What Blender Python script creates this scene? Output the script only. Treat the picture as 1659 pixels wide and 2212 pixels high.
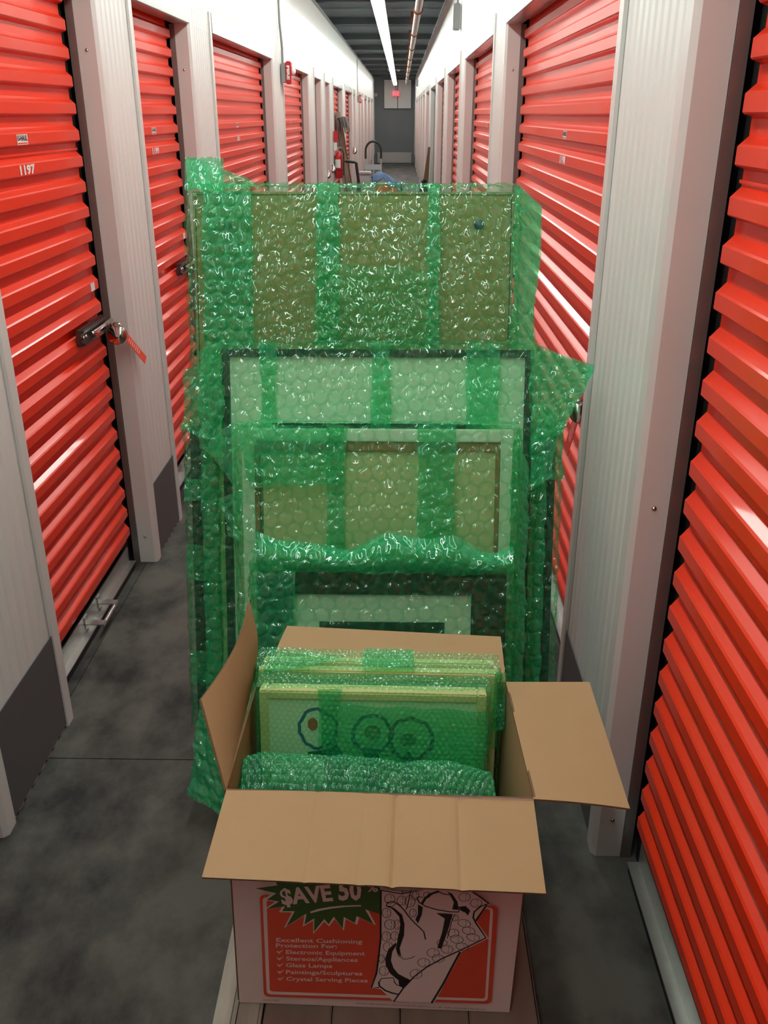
import bpy, bmesh, math, random
import numpy as np
from mathutils import Vector, Matrix
from mathutils.geometry import tessellate_polygon

for o in list(bpy.data.objects):
    bpy.data.objects.remove(o)
scene = bpy.context.scene
COL = scene.collection
R = math.radians

# ------------------------------------------------------------------ camera, world, exposure
cam_d = bpy.data.cameras.new('camera')
cam_d.sensor_fit = 'HORIZONTAL'
cam_d.sensor_width = 36.0
cam_d.lens = 1936.0 / 1659.0 * 36.0
cam_d.clip_start = 0.05
cam = bpy.data.objects.new('camera', cam_d)
COL.objects.link(cam)
cam.location = (0, 0, 1.75)
cam.rotation_euler = (R(90 - 23.92), 0, R(1.02))
scene.camera = cam

world = bpy.data.worlds.new('world')
scene.world = world
world.use_nodes = True
world.node_tree.nodes['Background'].inputs[0].default_value = (0.8, 0.9, 1.0, 1)
world.node_tree.nodes['Background'].inputs[1].default_value = 0.01

scene.view_settings.view_transform = 'Standard'
scene.view_settings.look = 'None'
scene.view_settings.gamma = 1.0
scene.view_settings.use_curve_mapping = False
scene.view_settings.exposure = 0.14
LAMP_STRENGTH = 22.0
LAMP_COLOR = (0.93, 1.0, 0.93)
LAMP_START, LAMP_END = -1.05, 36.2
scene.cycles.transparent_max_bounces = 32
scene.cycles.max_bounces = 7
scene.cycles.diffuse_bounces = 4
scene.cycles.use_light_tree = False

WL, WR = -1.035, 0.511          # corridor wall faces
HEAD, WTOP, YFAR, YNEAR = 2.15, 2.965, 37.6, -4.0

# ------------------------------------------------------------------ materials
MATS = {}


def mat(name, col, rough=0.5, metal=0.0, noise=None, bump=None, spec=0.5, coat=0.0):
    """noise=(scale, amount, colour2[, stretch]); bump=(scale, strength)"""
    if name in MATS:
        return MATS[name]
    m = bpy.data.materials.new(name)
    m.use_nodes = True
    nt = m.node_tree
    b = nt.nodes['Principled BSDF']
    b.inputs['Base Color'].default_value = (*col, 1)
    b.inputs['Roughness'].default_value = rough
    b.inputs['Metallic'].default_value = metal
    b.inputs['Specular IOR Level'].default_value = spec
    b.inputs['Coat Weight'].default_value = coat
    b.inputs['Coat Roughness'].default_value = 0.08
    tc = nt.nodes.new('ShaderNodeTexCoord')
    if noise:
        mp = nt.nodes.new('ShaderNodeMapping')
        if len(noise) > 3:
            mp.inputs['Scale'].default_value = noise[3]
        nt.links.new(tc.outputs['Object'], mp.inputs[0])
        n = nt.nodes.new('ShaderNodeTexNoise')
        n.inputs['Scale'].default_value = noise[0]
        n.inputs['Detail'].default_value = 8
        n.inputs['Roughness'].default_value = 0.62
        nt.links.new(mp.outputs[0], n.inputs['Vector'])
        r = nt.nodes.new('ShaderNodeValToRGB')
        a = noise[1]
        r.color_ramp.elements[0].position = 0.5 - a
        r.color_ramp.elements[1].position = 0.5 + a
        r.color_ramp.elements[0].color = (*noise[2], 1)
        r.color_ramp.elements[1].color = (*col, 1)
        nt.links.new(n.outputs[0], r.inputs[0])
        nt.links.new(r.outputs[0], b.inputs['Base Color'])
    if bump:
        n2 = nt.nodes.new('ShaderNodeTexNoise')
        n2.inputs['Scale'].default_value = bump[0]
        n2.inputs['Detail'].default_value = 4
        nt.links.new(tc.outputs['Object'], n2.inputs['Vector'])
        bp = nt.nodes.new('ShaderNodeBump')
        bp.inputs['Strength'].default_value = bump[1]
        bp.inputs['Distance'].default_value = 0.01
        nt.links.new(n2.outputs[0], bp.inputs['Height'])
        nt.links.new(bp.outputs[0], b.inputs['Normal'])
    MATS[name] = m
    return m


def film(name, web, bub, diff, dw, db, rough=0.06):
    """green bubble film: tinted see-through, partly scattering, glossy and crinkled"""
    m = bpy.data.materials.new(name)
    m.use_nodes = True
    nt = m.node_tree
    nt.nodes.clear()
    N, Lk = nt.nodes.new, nt.links.new
    out = N('ShaderNodeOutputMaterial')
    at = N('ShaderNodeAttribute')
    at.attribute_name = 'bubble'
    cm = N('ShaderNodeMix')
    cm.data_type = 'RGBA'
    cm.inputs[6].default_value = (*web, 1)
    cm.inputs[7].default_value = (*bub, 1)
    Lk(at.outputs['Fac'], cm.inputs[0])
    tr = N('ShaderNodeBsdfTransparent')
    Lk(cm.outputs[2], tr.inputs[0])
    d1 = N('ShaderNodeBsdfDiffuse')
    d1.inputs[0].default_value = (*diff, 1)
    d2 = N('ShaderNodeBsdfTranslucent')
    d2.inputs[0].default_value = (*diff, 1)
    dm = N('ShaderNodeMixShader')
    dm.inputs[0].default_value = 0.4
    Lk(d1.outputs[0], dm.inputs[1])
    Lk(d2.outputs[0], dm.inputs[2])
    mr = N('ShaderNodeMapRange')
    mr.inputs[3].default_value = dw
    mr.inputs[4].default_value = db
    Lk(at.outputs['Fac'], mr.inputs[0])
    bm = N('ShaderNodeMixShader')
    Lk(mr.outputs[0], bm.inputs[0])
    Lk(tr.outputs[0], bm.inputs[1])
    Lk(dm.outputs[0], bm.inputs[2])
    gl = N('ShaderNodeBsdfGlossy')
    gl.inputs['Roughness'].default_value = rough
    gl.inputs['Color'].default_value = (1, 1, 1, 1)
    lw = N('ShaderNodeLayerWeight')
    lw.inputs[0].default_value = 0.5
    pw = N('ShaderNodeMath')
    pw.operation = 'POWER'
    pw.inputs[1].default_value = 4.0
    Lk(lw.outputs['Facing'], pw.inputs[0])
    fr = N('ShaderNodeMapRange')
    fr.inputs[3].default_value = 0.055
    fr.inputs[4].default_value = 0.5
    Lk(pw.outputs[0], fr.inputs[0])
    fm = N('ShaderNodeMixShader')
    Lk(fr.outputs[0], fm.inputs[0])
    Lk(bm.outputs[0], fm.inputs[1])
    Lk(gl.outputs[0], fm.inputs[2])
    Lk(fm.outputs[0], out.inputs[0])
    return m


def emis(name, col, s):
    m = bpy.data.materials.new(name)
    m.use_nodes = True
    b = m.node_tree.nodes['Principled BSDF']
    b.inputs['Base Color'].default_value = (*col, 1)
    b.inputs['Emission Color'].default_value = (*col, 1)
    b.inputs['Emission Strength'].default_value = s
    return m


M_white = mat('white_painted_steel', (0.72, 0.73, 0.71), 0.32, 0, (1.2, .35, (0.64, 0.655, 0.63)))
M_trim = mat('white_trim_steel', (0.70, 0.69, 0.67), 0.28, 0, (3.0, .35, (0.62, 0.61, 0.59)))
M_flash = mat('head_flashing_steel', (0.50, 0.53, 0.53), 0.22, 0.25, (4.0, .3, (0.40, 0.43, 0.43)))
M_kick = mat('grey_kick_plate', (0.13, 0.125, 0.13), 0.45, 0.2, (2.0, .4, (0.10, 0.095, 0.10)))
M_red = mat('red_door_enamel', (0.78, 0.036, 0.008), 0.32, 0, None, None, 0.35, 0.28)
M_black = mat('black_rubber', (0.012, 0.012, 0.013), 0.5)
M_core = mat('dark_cavity', (0.02, 0.02, 0.022), 0.8)
M_track = mat('galvanised_track', (0.28, 0.24, 0.23), 0.4, 0.7)
M_alu = mat('aluminium_bar', (0.52, 0.52, 0.50), 0.35, 0.8, (30, .3, (0.4, 0.4, 0.38)))
M_steel = mat('latch_steel', (0.10, 0.10, 0.10), 0.35, 0.9)
M_chrome = mat('chrome', (0.62, 0.60, 0.56), 0.14, 1.0)
M_conc = mat('floor_concrete', (0.108, 0.106, 0.092), 0.6, 0, (3.2, .10, (0.024, 0.024, 0.024), (1.0, 0.7, 1.0)), (60, 0.05), 0.3)
M_joint = mat('joint_dark', (0.03, 0.03, 0.028), 0.8)
M_deck = mat('ceiling_deck', (0.46, 0.52, 0.54), 0.5, 0.0, (3, .4, (0.38, 0.44, 0.46)))
M_joistshade = mat('joist_flange_shade', (0.06, 0.075, 0.08), 0.6, 0.0)
M_farwall = mat('grey_block_wall', (0.20, 0.20, 0.215), 0.7, 0, (3, .4, (0.18, 0.18, 0.195)))
M_lamp = emis('lamp_lens_glow', LAMP_COLOR, LAMP_STRENGTH)
M_lamp.cycles.emission_sampling = 'FRONT'
M_housing = mat('lamp_housing', (0.7, 0.7, 0.7), 0.4)
M_pipe = mat('galvanised_pipe', (0.42, 0.40, 0.36), 0.42, 0.5, (12, .3, (0.28, 0.25, 0.21)))
M_rust = mat('rusty_clamp', (0.22, 0.07, 0.03), 0.6, 0.4)
M_card = mat('kraft_cardboard', (0.42, 0.275, 0.135), 0.75, 0, (6, .4, (0.37, 0.24, 0.115)), (260, 0.06))
M_cardedge = mat('cardboard_cut_edge', (0.22, 0.13, 0.06), 0.85, 0, (500, .2, (0.10, 0.055, 0.025)))
M_cardwhite = mat('white_printed_cardboard', (0.74, 0.64, 0.60), 0.6, 0, (5, .4, (0.69, 0.59, 0.55)))
M_inkred = mat('ink_red', (0.66, 0.075, 0.035), 0.5)
M_inkwhite = mat('ink_unprinted', (0.74, 0.64, 0.60), 0.6)
M_inkgreen = mat('ink_green', (0.035, 0.105, 0.012), 0.5)
M_inkblack = mat('ink_black', (0.012, 0.008, 0.007), 0.5)
M_boardbrown = mat('brown_backing_paper', (0.40, 0.25, 0.10), 0.7, 0, (5, .4, (0.34, 0.21, 0.08)))
M_blackframe = mat('black_frame', (0.010, 0.012, 0.014), 0.35)
M_darkframe = mat('dark_brown_frame', (0.022, 0.010, 0.007), 0.4, 0, (20, .4, (0.012, 0.006, 0.005), (1, 8, 8)))
M_mat = mat('white_mat_board', (0.80, 0.82, 0.78), 0.6)
M_cream = mat('cream_canvas', (0.74, 0.63, 0.42), 0.75, 0, (8, .4, (0.68, 0.57, 0.37)))
M_wood = mat('stretcher_wood', (0.42, 0.20, 0.075), 0.6, 0, (10, .4, (0.32, 0.14, 0.05), (1, 6, 6)))
M_pine = mat('pale_wood_frame', (0.80, 0.66, 0.40), 0.5, 0, (8, .4, (0.70, 0.55, 0.30), (1, 8, 8)))
M_whiteframe = mat('white_frame', (0.76, 0.78, 0.74), 0.4)
M_gold = mat('gold_frame_edge', (0.75, 0.58, 0.08), 0.3, 0.6)
M_cartdeck = mat('worn_painted_deck', (0.225, 0.180, 0.140), 0.55, 0, (7, .3, (0.15, 0.112, 0.084), (3, .5, 1)))
M_cartedge = mat('scuffed_pale_edge', (0.42, 0.41, 0.34), 0.5, 0, (9, .25, (0.24, 0.21, 0.165), (3, .6, 1)))
M_redplastic = mat('red_alarm_plastic', (0.55, 0.015, 0.02), 0.35)
M_redtag = mat('red_tag_plastic', (0.70, 0.07, 0.045), 0.4)
M_whitedot = mat('white_label', (0.78, 0.76, 0.74), 0.5)
M_greybox = mat('grey_conduit_box', (0.30, 0.32, 0.31), 0.45, 0.4)
M_blue = mat('blue_cloth', (0.13, 0.22, 0.38), 0.85, 0, (25, .3, (0.10, 0.18, 0.33)))
M_orange = mat('orange_plastic', (0.75, 0.10, 0.02), 0.45)
M_ply = mat('brown_board', (0.20, 0.12, 0.05), 0.7, 0, (6, .4, (0.15, 0.085, 0.035), (6, 6, 1)))
M_dirtboard = mat('scuffed_white_board', (0.40, 0.35, 0.28), 0.6, 0, (5, .18, (0.20, 0.165, 0.13)))
M_mop = mat('grey_mop_strings', (0.16, 0.15, 0.14), 0.9)
M_bin = mat('grey_bin_plastic', (0.42, 0.42, 0.43), 0.5)
M_exit = emis('exit_sign_glow', (0.9, 0.06, 0.10), 1.3)
M_exit.cycles.emission_sampling = 'NONE'
M_bluepaint = mat('blue_paint', (0.03, 0.10, 0.34), 0.6)
M_redpaint = mat('red_paint', (0.55, 0.05, 0.03), 0.6)
M_maroon = mat('maroon_paint', (0.22, 0.03, 0.04), 0.6)
M_ochre = mat('ochre_paint', (0.36, 0.20, 0.04), 0.6)
M_leaf = mat('green_paint', (0.015, 0.075, 0.02), 0.6)
M_greydoor = mat('grey_steel_door', (0.20, 0.24, 0.24), 0.4, 0.3)
M_navy = mat('navy_dot', (0.02, 0.03, 0.12), 0.4)

M_film = film('green_bubble_film', (0.57, 0.87, 0.63), (0.71, 0.93, 0.75), (0.06, 0.82, 0.38), 0.19, 0.12)
M_filmfold = film('green_bubble_film_folded', (0.40, 0.79, 0.53), (0.49, 0.84, 0.61), (0.06, 0.85, 0.40), 0.36, 0.29)
M_filmsmall = film('green_small_bubble_film', (0.54, 0.88, 0.58), (0.74, 0.94, 0.74), (0.06, 0.80, 0.34), 0.18, 0.12)
M_filmsmallfold = film('green_small_bubble_film_folded', (0.28, 0.68, 0.38), (0.54, 0.87, 0.62), (0.06, 0.80, 0.36), 0.16, 0.36)


# ------------------------------------------------------------------ mesh helpers
def link(o, parent=None):
    COL.objects.link(o)
    if parent is not None:
        o.parent = parent
    return o


def tag(o, label=None, cat=None, group=None, kind=None):
    if label:
        o['label'] = label
    if cat:
        o['category'] = cat
    if group:
        o['group'] = group
    if kind:
        o['kind'] = kind
    return o


def empty(name, loc=(0, 0, 0), rot=(0, 0, 0), label=None, cat=None, group=None, kind=None, parent=None):
    o = bpy.data.objects.new(name, None)
    o.empty_display_size = 0.05
    link(o, parent)
    o.location = loc
    o.rotation_euler = rot
    return tag(o, label, cat, group, kind)


class MB:
    """collects simple shapes; build() links them as one mesh object"""

    def __init__(s, off=(0, 0, 0)):
        s.v, s.f, s.sm, s.o = [], [], [], Vector(off)

    def add(s, vs, fs, smooth=False):
        n = len(s.v)
        s.v += [tuple(Vector(v) - s.o) for v in vs]
        s.f += [tuple(i + n for i in f) for f in fs]
        s.sm += [smooth] * len(fs)
        return s

    def box(s, x0, x1, y0, y1, z0, z1):
        vs = [(x, y, z) for x in (x0, x1) for y in (y0, y1) for z in (z0, z1)]
        return s.add(vs, [(0, 1, 3, 2), (4, 6, 7, 5), (0, 4, 5, 1), (2, 3, 7, 6), (0, 2, 6, 4), (1, 5, 7, 3)])

    def bevbox(s, x0, x1, y0, y1, z0, z1, b):
        bm = bmesh.new()
        bmesh.ops.create_cube(bm, size=1.0)
        for v in bm.verts:
            v.co = Vector((x0 + (v.co.x + .5) * (x1 - x0), y0 + (v.co.y + .5) * (y1 - y0), z0 + (v.co.z + .5) * (z1 - z0)))
        bmesh.ops.bevel(bm, geom=list(bm.edges), offset=b, segments=2, affect='EDGES')
        bm.verts.index_update()
        s.add([v.co[:] for v in bm.verts], [[v.index for v in f.verts] for f in bm.faces])
        bm.free()
        return s

    def tube(s, pts, r, seg=10, cap=True):
        pts = [Vector(p) for p in pts]
        rs = r if isinstance(r, (list, tuple)) else [r] * len(pts)
        vs, fs = [], []
        ref = None
        for i, p in enumerate(pts):
            t = (pts[min(i + 1, len(pts) - 1)] - pts[max(i - 1, 0)]).normalized()
            if ref is None:
                ref = Vector((0, 0, 1)) if abs(t.z) < .9 else Vector((1, 0, 0))
            a = t.cross(ref).normalized()
            b = a.cross(t).normalized()
            ref = b
            for k in range(seg):
                q = 2 * math.pi * k / seg
                vs.append(p + a * math.cos(q) * rs[i] + b * math.sin(q) * rs[i])
        for i in range(len(pts) - 1):
            for k in range(seg):
                k2 = (k + 1) % seg
                fs.append((i * seg + k, i * seg + k2, (i + 1) * seg + k2, (i + 1) * seg + k))
        s.add(vs, fs, True)
        if cap:
            n = len(pts) - 1
            s.add(vs, [tuple(range(seg))[::-1], tuple(n * seg + k for k in range(seg))])
        return s

    def lathe(s, prof, c=(0, 0, 0), seg=20, axis='z'):
        vs, fs = [], []
        for r, h in prof:
            for k in range(seg):
                q = 2 * math.pi * k / seg
                a, b = r * math.cos(q), r * math.sin(q)
                p = {'z': (a, b, h), 'x': (h, a, b), 'y': (a, h, b)}[axis]
                vs.append((c[0] + p[0], c[1] + p[1], c[2] + p[2]))
        for i in range(len(prof) - 1):
            for k in range(seg):
                k2 = (k + 1) % seg
                fs.append((i * seg + k, i * seg + k2, (i + 1) * seg + k2, (i + 1) * seg + k))
        fs.append(tuple(range(seg)))
        fs.append(tuple((len(prof) - 1) * seg + k for k in range(seg)))
        return s.add(vs, fs, True)

    def build(s, name, m, parent=None, smooth=None):
        me = bpy.data.meshes.new(name)
        me.from_pydata(s.v, [], s.f)
        me.materials.append(m)
        me.polygons.foreach_set('use_smooth', s.sm if smooth is None else [smooth] * len(s.f))
        bm = bmesh.new()
        bm.from_mesh(me)
        bmesh.ops.recalc_face_normals(bm, faces=bm.faces)
        bm.to_mesh(me)
        bm.free()
        me.update()
        return link(bpy.data.objects.new(name, me), parent)


def share(src, loc, parent):
    o = src.copy()
    COL.objects.link(o)
    o.parent = parent
    o.location = loc
    return o


def poly_mesh(polys, to3, name, m, parent):
    """flat filled polygons (list of 2-D outlines) placed by to3(a, b)"""
    vs, fs = [], []
    for pts in polys:
        n = len(vs)
        vs += [to3(a, b) for a, b in pts]
        for t in tessellate_polygon([[Vector((a, b, 0)) for a, b in pts]]):
            fs.append(tuple(n + i for i in t))
    me = bpy.data.meshes.new(name)
    me.from_pydata(vs, [], fs)
    me.materials.append(m)
    return link(bpy.data.objects.new(name, me), parent)


def stroke(pts, w):
    """outline of a polyline with width w (list of quads)"""
    out = []
    P = [Vector(p) for p in pts]
    offs = []
    for i in range(len(P)):
        t = (P[min(i + 1, len(P) - 1)] - P[max(i - 1, 0)])
        t = t.normalized() if t.length > 0 else Vector((1, 0))
        offs.append(Vector((-t.y, t.x)) * w / 2)
    for i in range(len(P) - 1):
        out.append([tuple(P[i] + offs[i]), tuple(P[i + 1] + offs[i + 1]), tuple(P[i + 1] - offs[i + 1]), tuple(P[i] - offs[i])])
    return out


def ellipse(cx, cy, a, b, n=18, rot=0.0):
    return [(cx + a * math.cos(q) * math.cos(rot) - b * math.sin(q) * math.sin(rot),
             cy + a * math.cos(q) * math.sin(rot) + b * math.sin(q) * math.cos(rot)) for q in [2 * math.pi * k / n for k in range(n + 1)]]


def rrect(c, r, n=5):
    """rounded quad outline from 4 corners"""
    out = []
    C = [Vector(p) for p in c]
    for i in range(4):
        p, a, b = C[i], C[i - 1], C[(i + 1) % 4]
        p0 = p + (a - p).normalized() * r
        p1 = p + (b - p).normalized() * r
        for k in range(n + 1):
            t = k / n
            out.append(tuple(p0 * (1 - t) ** 2 + p * 2 * t * (1 - t) + p1 * t * t))
    return out


# ------------------------------------------------------------------ lettering cache (made first, few objects around)
TEXTS = {}


def make_texts(specs):
    obs = []
    for key, s, off in specs:
        cu = bpy.data.curves.new('lettering', 'FONT')
        cu.body = s
        cu.size = 1.0
        cu.offset = off
        cu.resolution_u = 2
        o = bpy.data.objects.new('lettering', cu)
        COL.objects.link(o)
        obs.append((key, o))
    dg = bpy.context.evaluated_depsgraph_get()
    for key, o in obs:
        me = bpy.data.meshes.new_from_object(o.evaluated_get(dg))
        vs = np.array([v.co[:2] for v in me.vertices])
        fs = [tuple(p.vertices) for p in me.polygons]
        TEXTS[key] = (vs, fs)
        bpy.data.meshes.remove(me)
    for _, o in obs:
        cu = o.data
        bpy.data.objects.remove(o)
        bpy.data.curves.remove(cu)


LINES = ['Excellent Cushioning', 'Protection For:', 'Electronic Equipment', 'Stereos/Appliances', 'Glass Lamps',
         'Paintings/Sculptures', 'Crystal Serving Pieces']
FINE = 'MANUFACTURED & PACKED BY ASTRO-VALCOUR, INC., GLENS FALLS, NY 12801  MADE U-HAUL BUBBLE, PRINTED U.S.A.'
make_texts([(s, s, 0.018) for s in LINES] + [(FINE, FINE, 0.0), ('LOT', 'UH-4001-SPRBX', 0.0), ('$AVE', '$AVE', 0.035), ('50', '50', 0.035), ('%', '%', 0.02)]
           + [(n, n, 0.045) for n in ('1197', '1199', '1198', '1201', 'U-HAUL', 'FIRE', 'EXIT')])


def text_mesh(key, to3, name, m, parent, box=None, base=None, cap=None, lean=0.0):
    """box=(a0,b0,a1,b1): fit to a rectangle.  base=((a0,b0),(a1,b1)), cap: baseline and cap height"""
    vs, fs = TEXTS[key]
    lo, hi = vs.min(0), vs.max(0)
    out = []
    if box:
        a0, b0, a1, b1 = box
        for x, y in vs:
            s, t = (x - lo[0]) / (hi[0] - lo[0]), (y - lo[1]) / (hi[1] - lo[1])
            out.append(to3(a0 + s * (a1 - a0) + lean * t, b0 + t * (b1 - b0)))
    else:
        (a0, b0), (a1, b1) = base
        for x, y in vs:
            s = (x - lo[0]) / (hi[0] - lo[0])
            out.append(to3(a0 + s * (a1 - a0) + lean * y, b0 + s * (b1 - b0) + y / 0.70 * cap))
    me = bpy.data.meshes.new(name)
    me.from_pydata(out, [], fs)
    me.materials.append(m)
    return link(bpy.data.objects.new(name, me), parent)


# ------------------------------------------------------------------ SETTING: lamps first (large lights), then structure
def lamp_row():
    n = 15
    L = (LAMP_END - LAMP_START) / n
    words = ['nearest', 'second', 'third', 'fourth', 'fifth', 'sixth', 'seventh', 'eighth', 'ninth', 'tenth', 'eleventh',
             'twelfth', 'thirteenth', 'fourteenth', 'farthest']
    for i in range(n):
        y0 = LAMP_START + i * L
        e = empty('strip_light', (-0.24, y0 + L / 2, 2.72), label='%s fluorescent strip light of the row along the dark corridor ceiling, counted from the viewer' % words[i],
                  cat='light', group='ceiling strip lights')
        h = L / 2 - 0.004
        prof = [(-.062, .045), (-.058, .018), (-.036, .0), (.036, .0), (.058, .018), (.062, .045)]
        m = MB()
        vs = [(x, s * h, z) for s in (-1, 1) for x, z in prof]
        m.add(vs, [(k, k + 1, k + 7, k + 6) for k in range(5)])
        m.build('lens', M_lamp, e)
        g = MB()
        g.box(-.066, .066, -h, h, .046, .075)
        g.build('housing', M_housing, e)
        for s in (-.8, .8):
            g = MB()
            g.tube([(0, s * h, .075), (0, s * h, .47)], .004, 6)
            g.build('hanger_rod', M_track, e)


lamp_row()


def corrugated(mb, s, X, y0, y1, z0, z1, pitch=0.052, d=0.0034):
    """vertical-ribbed wall sheet facing the corridor; s=-1 left wall, +1 right"""
    ys, ds = [y0], [0.0]
    n = max(1, int((y1 - y0) / pitch))
    p = (y1 - y0) / n
    for k in range(n):
        a = y0 + k * p
        ys += [a + .50 * p, a + .68 * p, a + .80 * p, a + p]
        ds += [0.0, d, d, 0.0]
    vs = [(X + s * dd, y, z) for z in (z0, z1) for y, dd in zip(ys, ds)]
    m = len(ys)
    mb.add(vs, [(k, k + 1, k + 1 + m, k + m) for k in range(m - 1)])


def wall(side):
    s = -1 if side == 'left' else 1
    X = WL if s < 0 else WR
    cols = COLS_L if s < 0 else COLS_R
    w = empty('wall_' + side, (X, 0, 0), kind='structure', label='white ribbed steel partition wall with red roll-up doors on the %s of the corridor' % side, cat='wall')
    off = (X, 0, 0)
    # dark slab added behind everything to block stray light
    g = MB(off)
    g.box(*sorted((X + s * .135, X + s * .16)), YNEAR, YFAR, 0, WTOP)
    g.build('light_block', M_core, w)
    # upper sheet, in lengths
    y = YNEAR
    while y < YFAR - .1:
        y1 = min(y + 6.1, YFAR)
        g = MB(off)
        corrugated(g, s, X, y, y1 - .003, HEAD + .0, WTOP, .06 if y > 12 else .052, .002)
        g.build('upper_panel', M_white, w)
        y = y1
    g = MB(off)
    g.box(*sorted((X - s * .012, X + s * .14)), YNEAR, YFAR, WTOP, WTOP + .012)
    g.box(*sorted((X - s * .012, X - s * .010)), YNEAR, YFAR, WTOP - .03, WTOP)
    g.build('top_cap', M_flash, w)
    for y0, y1 in cols:
        near = y0 < 6
        g = MB(off)
        corrugated(g, s, X, y0 + .05, y1 - .045, 0.0, HEAD)
        g.build('column_panel', M_white, w)
        # near and far corner trims: face flange, small chamfer, return into the opening
        for yy, d in ((y0, 1), (y1, -1)):
            pr = [(X + s * .002, yy + d * .056), (X - s * .008, yy + d * .056), (X - s * .008, yy + d * .012), (X + s * .004, yy), (X + s * .066, yy), (X + s * .066, yy + d * .004)]
            g = MB(off)
            g.add([(a, b, z) for z in (0.0, HEAD + .10) for a, b in pr], [(k, k + 1, k + 7, k + 6) for k in range(5)])
            g.build('corner_trim', M_trim, w)
            g = MB(off)
            g.box(*sorted((X + s * .067, X + s * .092)), *sorted((yy - d * .004, yy + d * .05)), 0, HEAD)
            g.build('guide_track', M_track, w)
            if near:
                for z in (.12, .98, 1.95):
                    g = MB(off)
                    g.lathe([(.0, -.0035 * d), (.0045, -.003 * d), (.006, 0)], (X + s * .035, yy - d * .0004, z), 8, 'y')
                    g.build('screw', M_chrome, w)
        g = MB(off)
        xa, xb = sorted((X - s * .0035, X - s * .001))
        g.box(xa, xb, y0 + .058, y1 - .058, .012, .33)
        g.build('kick_plate', M_kick, w)
    # head flashing and soffit above each opening
    ends = [c for c in cols]
    for (a0, a1), (b0, b1) in zip(ends[:-1], ends[1:]):
        if b0 - a1 < .05:
            continue
        pr = [(X + s * .001, HEAD + .105), (X - s * .009, HEAD + .10), (X - s * .009, HEAD + .004), (X - s * .004, HEAD), (X + s * .068, HEAD), (X + s * .068, HEAD + .03)]
        g = MB(off)
        g.add([(a, y, z) for y in (a1 + .0, b0 - .0) for a, z in pr], [(k, k + 1, k + 7, k + 6) for k in range(5)])
        g.build('head_flashing', M_flash, w)
    return w


COLS_L = [(-4.0, -3.3), (-.6, .0), (1.05 - .35, 1.05 - .3), (1.80, 2.33), (3.40, 3.88), (4.89, 5.47), (7.94, 8.66), (10.97, 11.71), (12.67, 13.31), (14.15, 14.90),
          (17.20, 18.04), (20.55, 21.13), (21.97, 23.6), (24.6, 25.2), (26.43, 27.4), (29.2, 30.2), (32.5, 33.4), (35.2, 37.6)]
COLS_L = [(-4.0, -3.3), (-.8, -.2), (.3, .78), (1.80, 2.33)] + COLS_L[4:]
COLS_R = [(-4.0, -3.6), (-1.35, -.75), (1.765, 2.39), (4.93, 5.59), (8.03, 8.70), (10.99, 11.79), (14.00, 14.74), (17.26, 18.10), (20.45, 21.6), (23.48, 24.2),
          (26.25, 27.0), (29.0, 29.8), (31.5, 32.4), (34.5, 37.6)]
wall('left')
wall('right')

# ---- roll-up doors
PITCH = 0.0838
RIB0 = 2.001            # lower edge of one rib front
SLATCACHE = {}


def slat_profile(s):
    """one rib: recess, slope out, front flat, slope in (depth from wall face, z)"""
    return [(.098, -.034), (.098, -.006), (.092, -.003), (.079, .001), (.076, .004), (.076, .033), (.080, .037), (.098, .0498)]


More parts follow.
